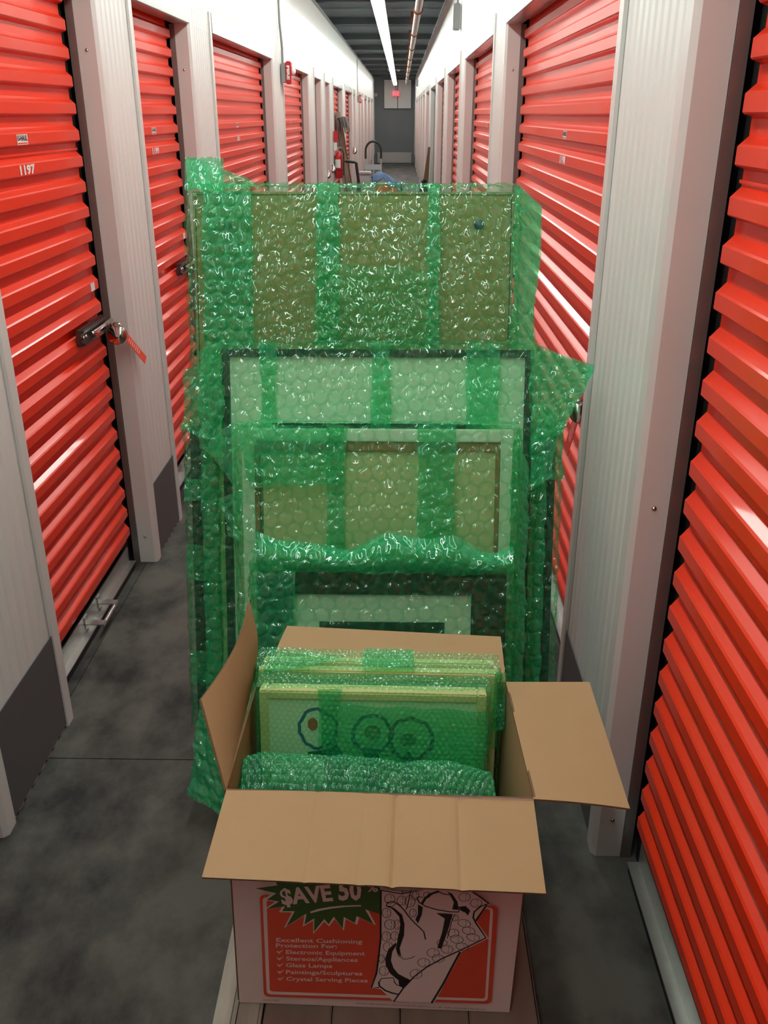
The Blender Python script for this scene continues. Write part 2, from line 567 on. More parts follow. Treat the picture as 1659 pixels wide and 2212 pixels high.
def door(n, side, y0, y1, label, number=None, sticker=None, near=False, material=None, handle=None, square=False, latch=None):
    s = -1 if side == 'left' else 1
    X = WL if s < 0 else WR
    yc = (y0 + y1) / 2
    d = empty('door_%d' % n, (X, yc, 0), kind='structure', label=label, cat='door')
    hw = (y1 - y0) / 2
    e = hw - .052
    m0 = material or M_red
    ks = [k for k in range(-4, 24)]
    if near:
        pr = slat_profile(s)
        vs = []
        for sg in (-1, 1):
            for i, (dd, z) in enumerate(pr):
                inset = .0 if i in (0, 1, 7) else .012
                vs.append((s * dd, sg * (e - inset), z))
        vs += [(s * .098, -e, .033), (s * .098, e, .033)]
        fs = [(k, k + 1, k + 9, k + 8) for k in range(7)]
        fs += [(1, 2, 3, 4, 5, 6, 7, 16), (15, 14, 13, 12, 11, 10, 9, 17)]
        g = MB()
        g.add(vs, fs)
        first = None
        for k in ks:
            z = RIB0 - PITCH * k
            if z < .10:
                continue
            if first is None:
                first = g.build('slat', m0, d)
                first.location = (0, 0, z)
            else:
                share(first, (0, 0, z), d)
        g = MB()
        zs = RIB0 - PITCH * 5 + .056
        g.box(*sorted((s * .093, s * .098)), -e, e, zs, zs + .006)
        g.build('panel_seam', m0, d)
    else:
        vs, fs = [], []
        g = MB()
        for k in ks:
            z0 = RIB0 - PITCH * k
            if z0 < .10:
                continue
            pr = [(.104, -.034), (.104, -.004), (.077, .001), (.076, .034), (.104, .0498)]
            g.add([(s * dd, sg * (e - (0 if dd > .1 else .01)), z0 + z) for sg in (-1, 1) for dd, z in pr], [(q, q + 1, q + 6, q + 5) for q in range(4)] + [(1, 2, 3, 4), (9, 8, 7, 6)])
        g.build('curtain', m0, d)
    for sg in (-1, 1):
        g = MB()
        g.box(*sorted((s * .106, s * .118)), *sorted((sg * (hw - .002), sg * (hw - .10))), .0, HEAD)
        g.build('gap_shade', M_black, d)  # black strip stands in for the shadow gap beside the curtain
    g = MB()
    g.box(*sorted((s * .070, s * .102)), -e, e, .028, .033)
    g.box(*sorted((s * .098, s * .103)), -e, e, .033, .098)
    g.build('bottom_bar', M_alu, d)
    g = MB()
    g.box(*sorted((s * .074, s * .104)), -e, e, .001, .027)
    g.build('rubber_seal', M_black, d)
    to = lambda dep: (lambda a, b: (s * dep, (-s) * -a if s > 0 else a, b))
    fx = .0755

    def face(a, b, dep=fx):      # a to the reader's right as seen from the corridor
        return (s * dep, a if s < 0 else -a, b)
    if number:
        yy, key = number
        a = (yy - yc) * (1 if s < 0 else -1)
        zb = RIB0 - PITCH * 5 + .004
        text_mesh(key, lambda p, q: face(p, q, .0748), 'unit_number', M_whitedot, d, box=(a - .058, zb, a + .058, zb + .028))
    if sticker:
        yy = sticker
        a = (yy - yc) * (1 if s < 0 else -1)
        zb = RIB0 - PITCH * 4 + .003
        st = poly_mesh([[(a - .04, zb), (a + .04, zb), (a + .04, zb + .028), (a - .04, zb + .028)]], lambda p, q: face(p, q, .0752), 'maker_sticker', M_whitedot, d)
        text_mesh('U-HAUL', lambda p, q: face(p, q, .0746), 'sticker_lettering', M_inkblack, st, box=(a - .037, zb + .010, a + .037, zb + .026))
        poly_mesh([[(a - .037, zb + .002), (a + .037, zb + .002), (a + .037, zb + .006), (a - .037, zb + .006)]], lambda p, q: face(p, q, .0747), 'sticker_stripe', M_inkred, st)
    if square:
        a = (square - yc) * (1 if s < 0 else -1)
        zb = RIB0 - PITCH * 10 + .0035
        st = poly_mesh([[(a - .022, zb), (a + .022, zb), (a + .022, zb + .029), (a - .022, zb + .029)]], lambda p, q: face(p, q, .0752), 'white_sticker', M_whitedot, d)
    if handle:
        yy = handle - yc
        g = MB()
        for t in (-.075, .075):
            g.box(*sorted((s * .028, s * .098)), yy + t - .016, yy + t + .016, .060, .064)
            g.box(*sorted((s * .094, s * .098)), yy + t - .016, yy + t + .016, .04, .09)
        g.tube([(s * .034, yy - .09, .056), (s * .034, yy + .09, .056)], .008, 8)
        g.build('pull_handle', M_alu, d)
    if latch:
        yy = latch - yc
        zl = 1.045
        g = MB()
        g.bevbox(*sorted((s * .058, s * .076)), yy - .13, yy + .15, zl - .028, zl + .028, .003)
        g.bevbox(*sorted((s * .050, s * .060)), yy - .12, yy + .14, zl + .016, zl + .027, .002)
        g.bevbox(*sorted((s * .050, s * .060)), yy - .12, yy + .14, zl - .027, zl - .016, .002)
        g.build('latch', M_steel, d)
        g = MB()
        g.tube([(s * .050, yy - .05, zl), (s * .050, yy + .19, zl)], .009, 8)
        g.tube([(s * .050, yy - .03, zl), (s * .020, yy - .03, zl)], .008, 8)
        g.build('latch_bolt', M_chrome, d)
        for a in (-.11, -.085, .12):
            g = MB()
            g.lathe([(0, -s * .006), (.007, -s * .004), (.008, 0)], (s * .057, yy + a, zl), 8, 'x')
            g.build('rivet', M_chrome, d)
    return d


door(1, 'left', 2.33, 3.40, 'red ribbed roll-up door numbered 1197 at the left edge of the photo', (2.83, '1197'), 2.825, True, handle=2.87, square=3.27, latch=3.16)
door(2, 'left', 3.88, 4.89, 'red ribbed roll-up door numbered 1199 on the left wall', (4.35, '1199'), 4.354, True, handle=4.5, square=4.76, latch=4.66)
door(3, 'left', 5.47, 7.94, 'wide red roll-up door on the left wall just before the fire alarm', (6.6, '1201'), 6.6, True)
door(4, 'left', 8.66, 10.97, 'red roll-up door on the left wall just past the near fire alarm', None, 9.8, True)
door(5, 'left', 11.71, 12.67, 'narrow red roll-up door on the left, two openings before the extinguisher')
door(6, 'left', 13.31, 14.15, 'narrow red roll-up door on the left directly before the fire extinguisher')
door(7, 'left', 14.90, 17.20, 'red roll-up door on the left behind the leaning scuffed board', None, None, True)
door(8, 'left', 18.04, 20.55, 'red roll-up door on the left directly past the scuffed board')
nn = 9
for a, b in zip(COLS_L[11:-1], COLS_L[12:]):
    if b[0] - a[1] > .3:
        door(nn, 'left', a[1], b[0], 'distant red roll-up door on the left wall about %d metres away' % round(a[1]))
        nn += 1
door(nn, 'left', .78, 1.80, 'red roll-up door on the left wall beside the viewer', None, None, False)
nn += 1
door(nn, 'right', -.75, 1.765, 'large red roll-up door filling the right edge of the photo', None, None, True)
door(nn + 1, 'right', 2.39, 4.93, 'red ribbed roll-up door numbered 1198 on the right wall', (3.505, '1198'), 3.50, True, latch=2.47)
door(nn + 2, 'right', 5.59, 8.03, 'red roll-up door on the right wall, next beyond the one numbered 1198', None, 6.7, True)
door(nn + 3, 'right', 8.70, 10.99, 'red roll-up door on the right, second beyond the one numbered 1198', None, None, True)
door(nn + 4, 'right', 11.79, 14.00, 'red roll-up door on the right just before the grey steel door')
door(nn + 5, 'right', 14.74, 17.26, 'grey steel roll-up door on the right before the leaning brown board', None, None, False, M_greydoor)
nn += 6
for a, b in zip(COLS_R[7:-1], COLS_R[8:]):
    door(nn, 'right', a[1], b[0], 'distant red roll-up door on the right wall about %d metres away' % round(a[1]))
    nn += 1
for sd, a, b in (('left', -3.3, -.8), ('left', -.2, .3), ('right', -3.6, -1.35)):
    door(nn, sd, a, b, 'red roll-up door on the %s wall %s' % (sd, 'well behind the viewer' if a < -1 else 'just behind the viewer'))
    nn += 1

# ---- floor
fl = MB()
fl.box(-1.3, .75, YNEAR, YFAR, -.14, -.012)
floor = fl.build('floor', M_joint)
tag(floor, 'dark mottled concrete corridor floor', 'floor', kind='structure')
ysl = [YNEAR, -.95, 2.122, 5.2, 8.27, 11.35, 14.4, 17.5, 20.6, 23.7, 26.8, 29.9, 33.0, YFAR]
for a, b in zip(ysl[:-1], ysl[1:]):
    g = MB()
    g.box(-1.074, .75, a + .0018, b - .0018, -.03, 0)
    g.build('slab', M_conc, floor)
    g = MB()
    g.box(-1.3, -1.0765, a + .0018, b - .0018, -.03, 0)
    g.build('slab', M_conc, floor)

# ---- ceiling: ribbed deck on joists
g = MB()
pr = []
y = YNEAR
while y < YFAR:
    pr += [(y, 3.42), (y + .22, 3.42), (y + .27, 3.36), (y + .56, 3.36), (y + .61, 3.42)]
    y += .61
vs = [(x, yy, z) for x in (-4, 3.5) for yy, z in pr]
n = len(pr)
g.add(vs, [(k, k + 1, k + 1 + n, k + n) for k in range(n - 1)])
ceiling = g.build('ceiling', M_deck)
tag(ceiling, 'dark ribbed metal ceiling deck on joists', 'ceiling', kind='structure')
yj = -2.4
first = None
while yj < YFAR:
    if first is None:
        g = MB()
        g.box(-4, 3.5, -.004, .004, .076, .30)
        g.box(-4, 3.5, -.03, .03, .17, .20)
        g.box(-4, 3.5, -.06, .06, .288, .30)
        first = g.build('joist', M_deck, ceiling)
        first.location = (0, yj, 3.05)
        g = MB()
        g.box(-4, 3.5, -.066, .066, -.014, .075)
        second = g.build('joist_flange', M_joistshade, first)  # lower band coloured dark for the shadow at the joist's underside
    else:
        o = share(first, (0, yj, 3.05), ceiling)
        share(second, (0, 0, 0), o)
    yj += 3.05

# ---- end walls
g = MB()
g.box(-4, 3.5, YFAR, YFAR + .1, 0, 3.42)
wb = g.build('wall_back', M_farwall)
tag(wb, 'grey end wall at the far end of the corridor', 'wall', kind='structure')
g = MB()
g.box(-4, 3.5, YNEAR - .1, YNEAR, 0, 3.42)
wf = g.build('wall_front', M_farwall)
tag(wf, 'grey end wall behind the viewer', 'wall', kind='structure')
for nm, x0 in (('outer_left', -4.1), ('outer_right', 3.5)):
    g = MB()
    g.box(x0, x0 + .1, YNEAR, YFAR, 0, 3.42)
    tag(g.build('wall_' + nm, M_core), 'dark storage wall beyond the %s partition' % nm.split('_')[1], 'wall', kind='structure')
g = MB()
g.box(-.93, .40, YFAR - .05, YFAR - .001, .02, .36)
g.bevbox(-.95, .42, YFAR - .07, YFAR - .001, .36, .40, .008)
tag(g.build('trim_1', M_alu), 'grey bumper rail along the foot of the far end wall', 'trim', kind='structure')

# ------------------------------------------------------------------ CART
cart = empty('platform_cart', (-.036, 1.65, 0), label='long flat platform cart with worn brown deck under the box and pictures', cat='cart')
co = (-.036, 1.65, 0)
x = -.248
for i in range(4):
    x1 = x + .129
    g = MB(co)
    g.bevbox(x + .001, x1 - .001, .86, 2.36, .178, .1985, .003)
    g.build('deck_plank', M_cartdeck, cart)
    x = x1
g = MB(co)
g.bevbox(-.342, -.300, .85, 2.37, .165, .200, .008)
g.bevbox(-.298, -.252, .85, 2.37, .165, .198, .006)
g.build('edge_rail', M_cartedge, cart)
g = MB(co)
g.bevbox(.270 - .001, .2705 + .0, .85, 2.37, .165, .199, .0002)
g.build('side_strip', M_cartdeck, cart)
g = MB(co)
g.box(-.30, .23, .95, 1.01, .13, .165)
g.build('under_frame', M_steel, cart)
g = MB(co)
g.box(-.30, .23, 2.2, 2.26, .13, .165)
g.build('under_frame', M_steel, cart)
for cx_ in (-.26, .19):
    for cy_ in (.98, 2.23):
        g = MB(co)
        g.lathe([(.0, -.016), (.056, -.016), (.062, -.010), (.062, .010), (.056, .016), (0, .016)], (cx_, cy_, .063), 20, 'x')
        w_ = g.build('caster_wheel', M_black, cart)
        g = MB(co)
        g.box(cx_ - .024, cx_ - .020, cy_ - .02, cy_ + .02, .05, .13)
        g.box(cx_ + .020, cx_ + .024, cy_ - .02, cy_ + .02, .05, .13)
        g.box(cx_ - .03, cx_ + .03, cy_ - .03, cy_ + .03, .125, .131)
        g.build('caster_fork', M_steel, w_)
g = MB(co)
g.tube([(-.30, 2.33, .18), (-.30, 2.345, .80), (-.27, 2.35, .90), (-.20, 2.352, .93), (.13, 2.352, .93), (.20, 2.35, .90), (.23, 2.345, .80), (.23, 2.33, .18)], .016, 10)
g.build('push_handle', M_steel, cart)


# ------------------------------------------------------------------ BUBBLE WRAP
def hsh(a, b, sd):
    v = np.sin(a * 127.1 + b * 311.7 + sd * 74.7) * 43758.5453
    return v - np.floor(v)


def crinkle(u, v, cell, sd):
    """ridged value noise: sharp small creases"""
    a, b = u / cell, v / cell
    a, b = a + .35 * np.sin(b * 1.7 + sd), b + .35 * np.sin(a * 1.9 + sd * 2)
    i, j = np.floor(a), np.floor(b)
    f, g_ = a - i, b - j
    f, g_ = f * f * (3 - 2 * f), g_ * g_ * (3 - 2 * g_)
    n = (hsh(i, j, sd) * (1 - f) + hsh(i + 1, j, sd) * f) * (1 - g_) + (hsh(i, j + 1, sd) * (1 - f) + hsh(i + 1, j + 1, sd) * f) * g_
    return 1 - np.abs(2 * n - 1) * 2


def patch(c, pitch=.036, res=None, amp=.0048, wr=.004, edge=.004, seed=1, bulge=0.0, fn=None):
    """bilinear film patch c=[P00,P10,P11,P01] with bubbles on the side of cross(P10-P00, P01-P00)"""
    P = [np.array(p, float) for p in c]
    rad = pitch * .44
    res = res or pitch / 11.0
    Lu = (np.linalg.norm(P[1] - P[0]) + np.linalg.norm(P[2] - P[3])) / 2
    Lv = (np.linalg.norm(P[3] - P[0]) + np.linalg.norm(P[2] - P[1])) / 2
    nu, nv = max(3, int(Lu / res)), max(3, int(Lv / res))
    S, T = np.meshgrid(np.linspace(0, 1, nu + 1), np.linspace(0, 1, nv + 1))
    rng = np.random.RandomState(seed)

    def wav(q, L):
        o = np.zeros_like(q)
        for k in range(4):
            o += np.sin(q * L * (18 + 30 * rng.rand() * (k + 1)) + rng.rand() * 6.28) / (k + 1.5)
        return o
    S2 = S + edge / Lu * wav(T, Lv) * (2 * S - 1)
    T2 = T + edge / Lv * wav(S, Lu) * (2 * T - 1)
    base = ((1 - S2) * (1 - T2))[..., None] * P[0] + (S2 * (1 - T2))[..., None] * P[1] + (S2 * T2)[..., None] * P[2] + ((1 - S2) * T2)[..., None] * P[3]
    nrm = np.cross(P[1] - P[0], P[3] - P[0])
    if np.linalg.norm(nrm) < 1e-9:
        nrm = np.cross(P[2] - P[1], P[3] - P[1])
    nrm /= np.linalg.norm(nrm)
    u, v = S * Lu, T * Lv
    a0 = rng.rand() * .5 - .25
    u, v = u + .003 * np.sin(v * 23 + seed) + rng.rand() * pitch, v + .003 * np.sin(u * 19 + seed) + rng.rand() * pitch
    ca, sa = math.cos(a0 * .4), math.sin(a0 * .4)
    u, v = u * ca - v * sa, u * sa + v * ca
    rowh = pitch * .866
    row = np.round(v / rowh)
    off = np.mod(row, 2) * .5
    colm = np.round(u / pitch - off)
    dx = (u - (colm + off) * pitch) / rad
    dy = (v - row * rowh) / rad
    r = np.sqrt(dx * dx + dy * dy)
    h1, h2, h3 = hsh(colm, row, seed), hsh(row, colm, seed + 3), hsh(colm + row, colm - row, seed + 7)
    dome = np.clip(1 - r ** 4, 0, 1)
    fill = .45 + .75 * h1
    dent = 1 - .55 * np.clip(1 - ((dx - (h2 - .5)) ** 2 + (dy - (h3 - .5)) ** 2) / .5, 0, 1) * (h3 > .35)
    h = amp * dome * fill * dent * (1 + .35 * (h2 - .5) * dx * 2)
    w = np.zeros_like(u)
    for k in range(7):
        an, L = rng.rand() * 6.28, .03 + .20 * rng.rand()
        w += np.sin((u * math.cos(an) + v * math.sin(an)) / L * 6.28 + rng.rand() * 6.28) * (.4 + L * 4) / 3.5
    # sharper creases
    for k in range(5):
        an = rng.rand() * 6.28
        q = u * math.cos(an) + v * math.sin(an) + .02 * np.sin(v * 15 + k)
        q0 = q.min() + rng.rand() * (q.max() - q.min())
        w += .8 * np.exp(-np.abs(q - q0) / .007)
    ck = pitch / .036
    w2 = (.0020 * crinkle(u, v, .017, seed) + .0010 * crinkle(v + .3, u, .0085, seed + 5)) * min(1.0, ck * 1.2 + .05) if ck > .5 else .0011 * crinkle(u, v, .008, seed)
    disp = h + wr * w + w2 * (.65 + .5 * np.clip(r, 0, 1) ** 2) + bulge * 16 * S * (1 - S) * T * (1 - T)
    V = base + disp[..., None] * nrm
    if fn:
        V = fn(V, S, T)
    idx = np.arange((nu + 1) * (nv + 1)).reshape(nv + 1, nu + 1)
    F = np.stack([idx[:-1, :-1], idx[:-1, 1:], idx[1:, 1:], idx[1:, :-1]], -1).reshape(-1, 4)
    att = np.clip((1.02 - r) / .10, 0, 1)
    return V.reshape(-1, 3), F, att.reshape(-1)


def dbl(c, seed, gap=.012, **k):
    """a loose flap: the film folded double"""
    sh = np.array((0, gap, 0.0))
    c2 = [np.array(p, float) + sh * (1 if i in (0, 3) else .4) for i, p in enumerate(c)]
    return [patch(c, seed=seed, **k), patch(c2, seed=seed + 50, **k)]


def wrap_obj(patches, name, m, parent):
    vs, fs, at, n = [], [], [], 0
    for V, F, A in patches:
        vs.append(V)
        fs.append(F + n)
        at.append(A)
        n += len(V)
    V, F, A = np.concatenate(vs), np.concatenate(fs), np.concatenate(at)
    me = bpy.data.meshes.new(name)
    me.vertices.add(len(V))
    me.vertices.foreach_set('co', V.astype(np.float32).ravel())
    me.loops.add(len(F) * 4)
    me.loops.foreach_set('vertex_index', F.astype(np.int32).ravel())
    me.polygons.add(len(F))
    me.polygons.foreach_set('loop_start', np.arange(0, len(F) * 4, 4, dtype=np.int32))
    me.polygons.foreach_set('loop_total', np.full(len(F), 4, dtype=np.int32))
    me.update(calc_edges=True)
    a = me.attributes.new('bubble', 'FLOAT', 'POINT')
    a.data.foreach_set('value', A.astype(np.float32))
    me.polygons.foreach_set('use_smooth', [True] * len(F))
    me.materials.append(m)
    return link(bpy.data.objects.new(name, me), parent)


LEAN = 15.0
HP = 0.2015


def leaning(name, yb, label, lean=LEAN, base=(0, HP)):
    return empty(name, (base[0], yb, base[1]), (R(-lean), 0, 0), label=label, cat='picture', group='bubble-wrapped pictures on the cart')


def rails(x0, x1, z0, z1, w, y0, y1, name, m, parent, bev=.002, wt=None):
    """picture frame: four rails (one mesh, mitred look by butt joints)"""
    wt = wt or w
    g = MB()
    g.bevbox(x0, x0 + w, y0, y1, z0, z1, bev)
    g.bevbox(x1 - w, x1, y0, y1, z0, z1, bev)
    g.bevbox(x0 + w - .001, x1 - w + .001, y0 + .0004, y1 - .0004, z1 - wt, z1, bev)
    g.bevbox(x0 + w - .001, x1 - w + .001, y0 + .0004, y1 - .0004, z0, z0 + wt, bev)
    return g.build(name, m, parent)


def slab(x0, x1, y0, y1, z0, z1, name, m, parent, bev=None):
    g = MB()
    if bev:
        g.bevbox(x0, x1, y0, y1, z0, z1, bev)
    else:
        g.box(x0, x1, y0, y1, z0, z1)
    return g.build(name, m, parent)


def front_sheet(x0, x1, z0, z1, y, seed, **k):
    return patch([(x0, y, z0), (x1, y, z0), (x1, y, z1), (x0, y, z1)], seed=seed, **k)


def side_sheets(x0, x1, z0, z1, ya, yb, seed, out=.012, top=True, **k):
    """film folded round the edges: left, right and top"""
    ps = [patch([(x0 - out, yb, z0), (x0 - out, ya, z0), (x0 - out, ya, z1), (x0 - out, yb, z1)], seed=seed + 1, wr=.003, **k),
          patch([(x1 + out, ya, z0), (x1 + out, yb, z0), (x1 + out, yb, z1), (x1 + out, ya, z1)], seed=seed + 2, wr=.003, **k)]
    if top:
        ps.append(patch([(x0 - out, ya, z1 + out), (x1 + out, ya, z1 + out), (x1 + out, yb, z1 + out), (x0 - out, yb, z1 + out)], seed=seed + 3, wr=.002, **k))
    return ps


def strips(ps, zz, y, seed, parent, **k):
    """overlap bands where the film is doubled"""
    for i, (a, b) in enumerate(ps):
        wrap_obj([patch([(a, y, zz[0]), (b, y, zz[0]), (b, y, zz[1]), (a, y, zz[1])], seed=seed + i * 5, edge=.0025, **k)], 'wrap_overlap', M_filmfold, parent)


# --- A: tall brown-backed board at the back
A = leaning('wrapped_picture', 2.07, 'tallest picture, brown paper back showing through green bubble wrap, at the back of the stack')
slab(-.532, .286, .004, .030, 0, 1.41, 'backing_board', M_boardbrown, A)
rails(-.538, .292, 0, 1.416, .0062, .003, .034, 'frame', M_boardbrown, A, .001)
rails(-.5315, .2855, .0066, 1.4094, .0022, .002, .0038, 'frame_line', M_blackframe, A, .0003)
for a, b in ((.202, 1.334), (-.45, 1.329)):
    g = MB()
    g.lathe([(.0, -.006), (.010, -.005), (.013, .0), (.013, .004)], (a, .0, b), 14, 'y')
    g.build('bumper_dot', M_navy, A)
wrap_obj([front_sheet(-.548, .300, .02, 1.428, -.014, 11)] + side_sheets(-.540, .292, .02, 1.42, -.012, .04, 21), 'bubble_wrap', M_film, A)
strips([(-.508, -.38), (-.216, -.157), (.069, .100)], (.25, 1.43), -.026, 31, A)
wrap_obj([patch([(-.215, -.036, .6), (.07, -.036, .62), (.075, -.036, 1.215), (-.222, -.036, 1.235)], seed=39, edge=.006)], 'wrap_overlap', M_film, A)
wrap_obj(dbl([(.288, -.012, .5), (.322, .004, .5), (.366, .012, 1.385), (.290, -.012, 1.432)], 41, edge=.004), 'wrap_flap', M_filmfold, A)
wrap_obj([patch([(-.552, -.02, 1.41), (-.372, -.02, 1.425), (-.376, -.014, 1.437), (-.556, .01, 1.505)], seed=43, edge=.003),
          patch([(-.552, .020, 1.42), (-.463, .030, 1.42), (-.463, .045, 1.503), (-.556, .04, 1.508)], seed=44, edge=.003)], 'wrap_flap', M_filmfold, A)

# --- E: wide black-framed picture
E_ = leaning('wrapped_picture', 2.0, 'widest black-edged picture showing only its sides, second from the back of the stack')
slab(-.530, .392, .008, .022, .006, .825, 'backing_board', M_boardbrown, E_)
rails(-.546, .408, 0, .837, .030, .0, .028, 'frame', M_blackframe, E_)
wrap_obj([front_sheet(-.556, .420, .01, .85, -.010, 51, wr=.002)] + side_sheets(-.548, .410, .01, .84, -.008, .032, 53, top=False), 'bubble_wrap', M_film, E_)
strips([(-.560, -.44)], (.64, .70), -.016, 57, E_, wr=.002)
wrap_obj([patch([(-.566, -.010, .825), (-.45, -.018, .79), (-.43, -.012, 1.02), (-.552, .0, .98)], seed=58, edge=.006, wr=.003)], 'wrap_flap', M_filmfold, E_)
wrap_obj([patch([(.385, -.012, .70), (.428, -.002, .70), (.424, .0, .86), (.39, -.012, .87)], seed=59, edge=.003)], 'wrap_flap', M_filmfold, E_)
wrap_obj([patch([(-.565, .0, .43), (-.44, -.012, .42), (-.44, -.012, .51), (-.562, .0, .52)], seed=60, edge=.003, wr=.002)], 'wrap_overlap', M_filmfold, E_)
wrap_obj([patch([(-.560, .0, .14), (-.44, -.012, .13), (-.44, -.012, .22), (-.558, .0, .23)], seed=62, edge=.003, wr=.002)], 'wrap_overlap', M_filmfold, E_)
wrap_obj(dbl([(-.552, -.11, -.135), (-.44, -.18, -.165), (-.43, -.10, .10), (-.538, .0, .09)], 61, edge=.004, wr=.006), 'wrap_tail', M_filmfold, E_)

# --- F: brown-framed picture
F_ = leaning('wrapped_picture', 1.966, 'brown wood-edged picture seen as a thin strip between the wide black frame and white mat')
slab(-.475, .34, .008, .018, .006, .755, 'backing_board', M_cream, F_)
rails(-.493, .360, 0, .765, .024, .0, .022, 'frame', M_wood, F_)
wrap_obj([front_sheet(-.503, .372, .01, .775, -.009, 71, wr=.002)] + side_sheets(-.495, .362, .01, .77, -.008, .026, 73, top=False), 'bubble_wrap', M_film, F_)
strips([(.325, .378), (-.508, -.462)], (.02, .782), -.015, 77, F_, wr=.003)

# --- B: black frame with white mat
B = leaning('wrapped_picture', 1.93, 'thin black frame with wide white mat under green bubble wrap, before the tallest board')
slab(-.43, .315, .010, .016, .006, 1.04, 'mat_board', M_mat, B)
rails(-.447, .334, 0, 1.050, .021, .0, .024, 'frame', M_blackframe, B, .002, .019)
slab(-.322, .208, .006, .011, .22, .866, 'printed_picture', M_blackframe, B)
wrap_obj([front_sheet(-.455, .342, .02, 1.058, -.012, 81, wr=.0025)] + side_sheets(-.449, .336, .02, 1.052, -.010, .028, 83), 'bubble_wrap', M_film, B)
strips([(-.345, -.305), (-.070, -.022), (.165, .246)], (.3, 1.066), -.022, 91, B, wr=.0025)
wrap_obj(dbl([(.330, -.012, .80), (.405, -.02, .845), (.484, -.01, 1.012), (.326, -.014, 1.062)], 97, edge=.005, wr=.004) + [
          patch([(.322, -.02, .70), (.385, -.03, .74), (.388, -.03, .90), (.350, -.02, .92)], seed=98, edge=.004, wr=.006)], 'wrap_flap', M_filmfold, B)
wrap_obj(dbl([(-.505, -.004, .80), (-.44, -.016, .78), (-.44, -.014, 1.06), (-.50, .0, 1.045)], 99, edge=.006, wr=.005), 'wrap_flap', M_filmfold, B)

# --- C: white frame, cream canvas on wooden stretcher
C = leaning('wrapped_picture', 1.84, 'white frame with cream canvas and brown wood lip under bubble wrap, second from the front')
slab(-.335, .24, .014, .020, .03, .85, 'canvas', M_cream, C)
rails(-.384, .277, 0, .880, .030, .0, .034, 'frame', M_whiteframe, C, .002)
rails(-.353, .246, .03, .849, .010, .006, .030, 'stretcher', M_wood, C, .001, .022)
wrap_obj([front_sheet(-.396, .290, .02, .890, -.014, 101)] + side_sheets(-.388, .280, .02, .882, -.012, .04, 103), 'bubble_wrap', M_film, C)
strips([(-.175, -.132), (.045, .135)], (.05, .895), -.026, 111, C)
wrap_obj([patch([(-.36, -.030, .745), (-.14, -.030, .745), (-.12, -.028, .89), (-.39, -.028, .89)], seed=117, edge=.004)], 'wrap_overlap', M_filmfold, C)
wrap_obj([patch([(-.392, -.014, .72), (-.385, -.018, .76), (-.40, -.010, .895), (-.465, -.002, .845)], seed=118, edge=.004),
          patch([(-.42, -.006, .62), (-.385, -.014, .60), (-.385, -.014, .73), (-.435, -.004, .71)], seed=119, edge=.004)], 'wrap_flap', M_filmfold, C)
wrap_obj(dbl([(.272, -.014, .02), (.318, .01, .02), (.318, .02, .80), (.274, -.014, .86)], 120, edge=.004, wr=.005), 'wrap_flap', M_filmfold, C)

# --- D: dark frame with white mat, nearest of the stack
D = leaning('wrapped_picture', 1.775, 'broad dark brown frame with white mat under bubble wrap, nearest of the leaning stack')
slab(-.26, .185, .012, .018, .06, .51, 'mat_board', M_mat, D)
rails(-.340, .262, 0, .580, .084, .0, .030, 'frame', M_darkframe, D, .004, .080)
slab(-.192, .114, .008, .013, .12, .430, 'printed_picture', M_blackframe, D)
wrap_obj([front_sheet(-.352, .274, .02, .585, -.014, 121)] + side_sheets(-.344, .266, .02, .58, -.012, .036, 123, top=False), 'bubble_wrap', M_film, D)
strips([(-.352, -.245)], (.02, .58), -.026, 127, D)


def crest(V, S, T):
    V = V.copy()
    k = .018 * np.cos(S * 6.28 * 1.55 + .3) + .008 * np.cos(S * 23 + 1)
    V[..., 2] += k * T
    V[..., 1] -= .022 * np.sin(T * 3.14)
    return V


wrap_obj([patch([(-.350, -.016, .560), (.272, -.016, .555), (.274, .010, .632), (-.340, .010, .632)], seed=131, edge=.003, wr=.005, fn=crest),
          patch([(-.340, .012, .55), (.268, .012, .55), (.268, .016, .625), (-.335, .016, .628)], seed=133, edge=.003, wr=.004, fn=crest)], 'wrap_crest', M_filmfold, D)

# ------------------------------------------------------------------ CARDBOARD BOX
BL = (-.04, 1.34, .2)
BH = .514
box = empty('cardboard_box', (BL[0], BL[1], BL[2]), label='open white cardboard box printed with a coffee pot, its four flaps folded out', cat='box')


def BP(u, v, z, out=0.0):
    """u across 0..1, v depth 0..1 (front to back), z above box floor; local coordinates"""
    x = (-.297 + .513 * u) * (1 - v) + (-.289 + .494 * u) * v + .022 * z
    y = (1.180 - .012 * u) * (1 - v) + (1.515 - .012 * u) * v
    return (x - BL[0], y - BL[1] - out, z)


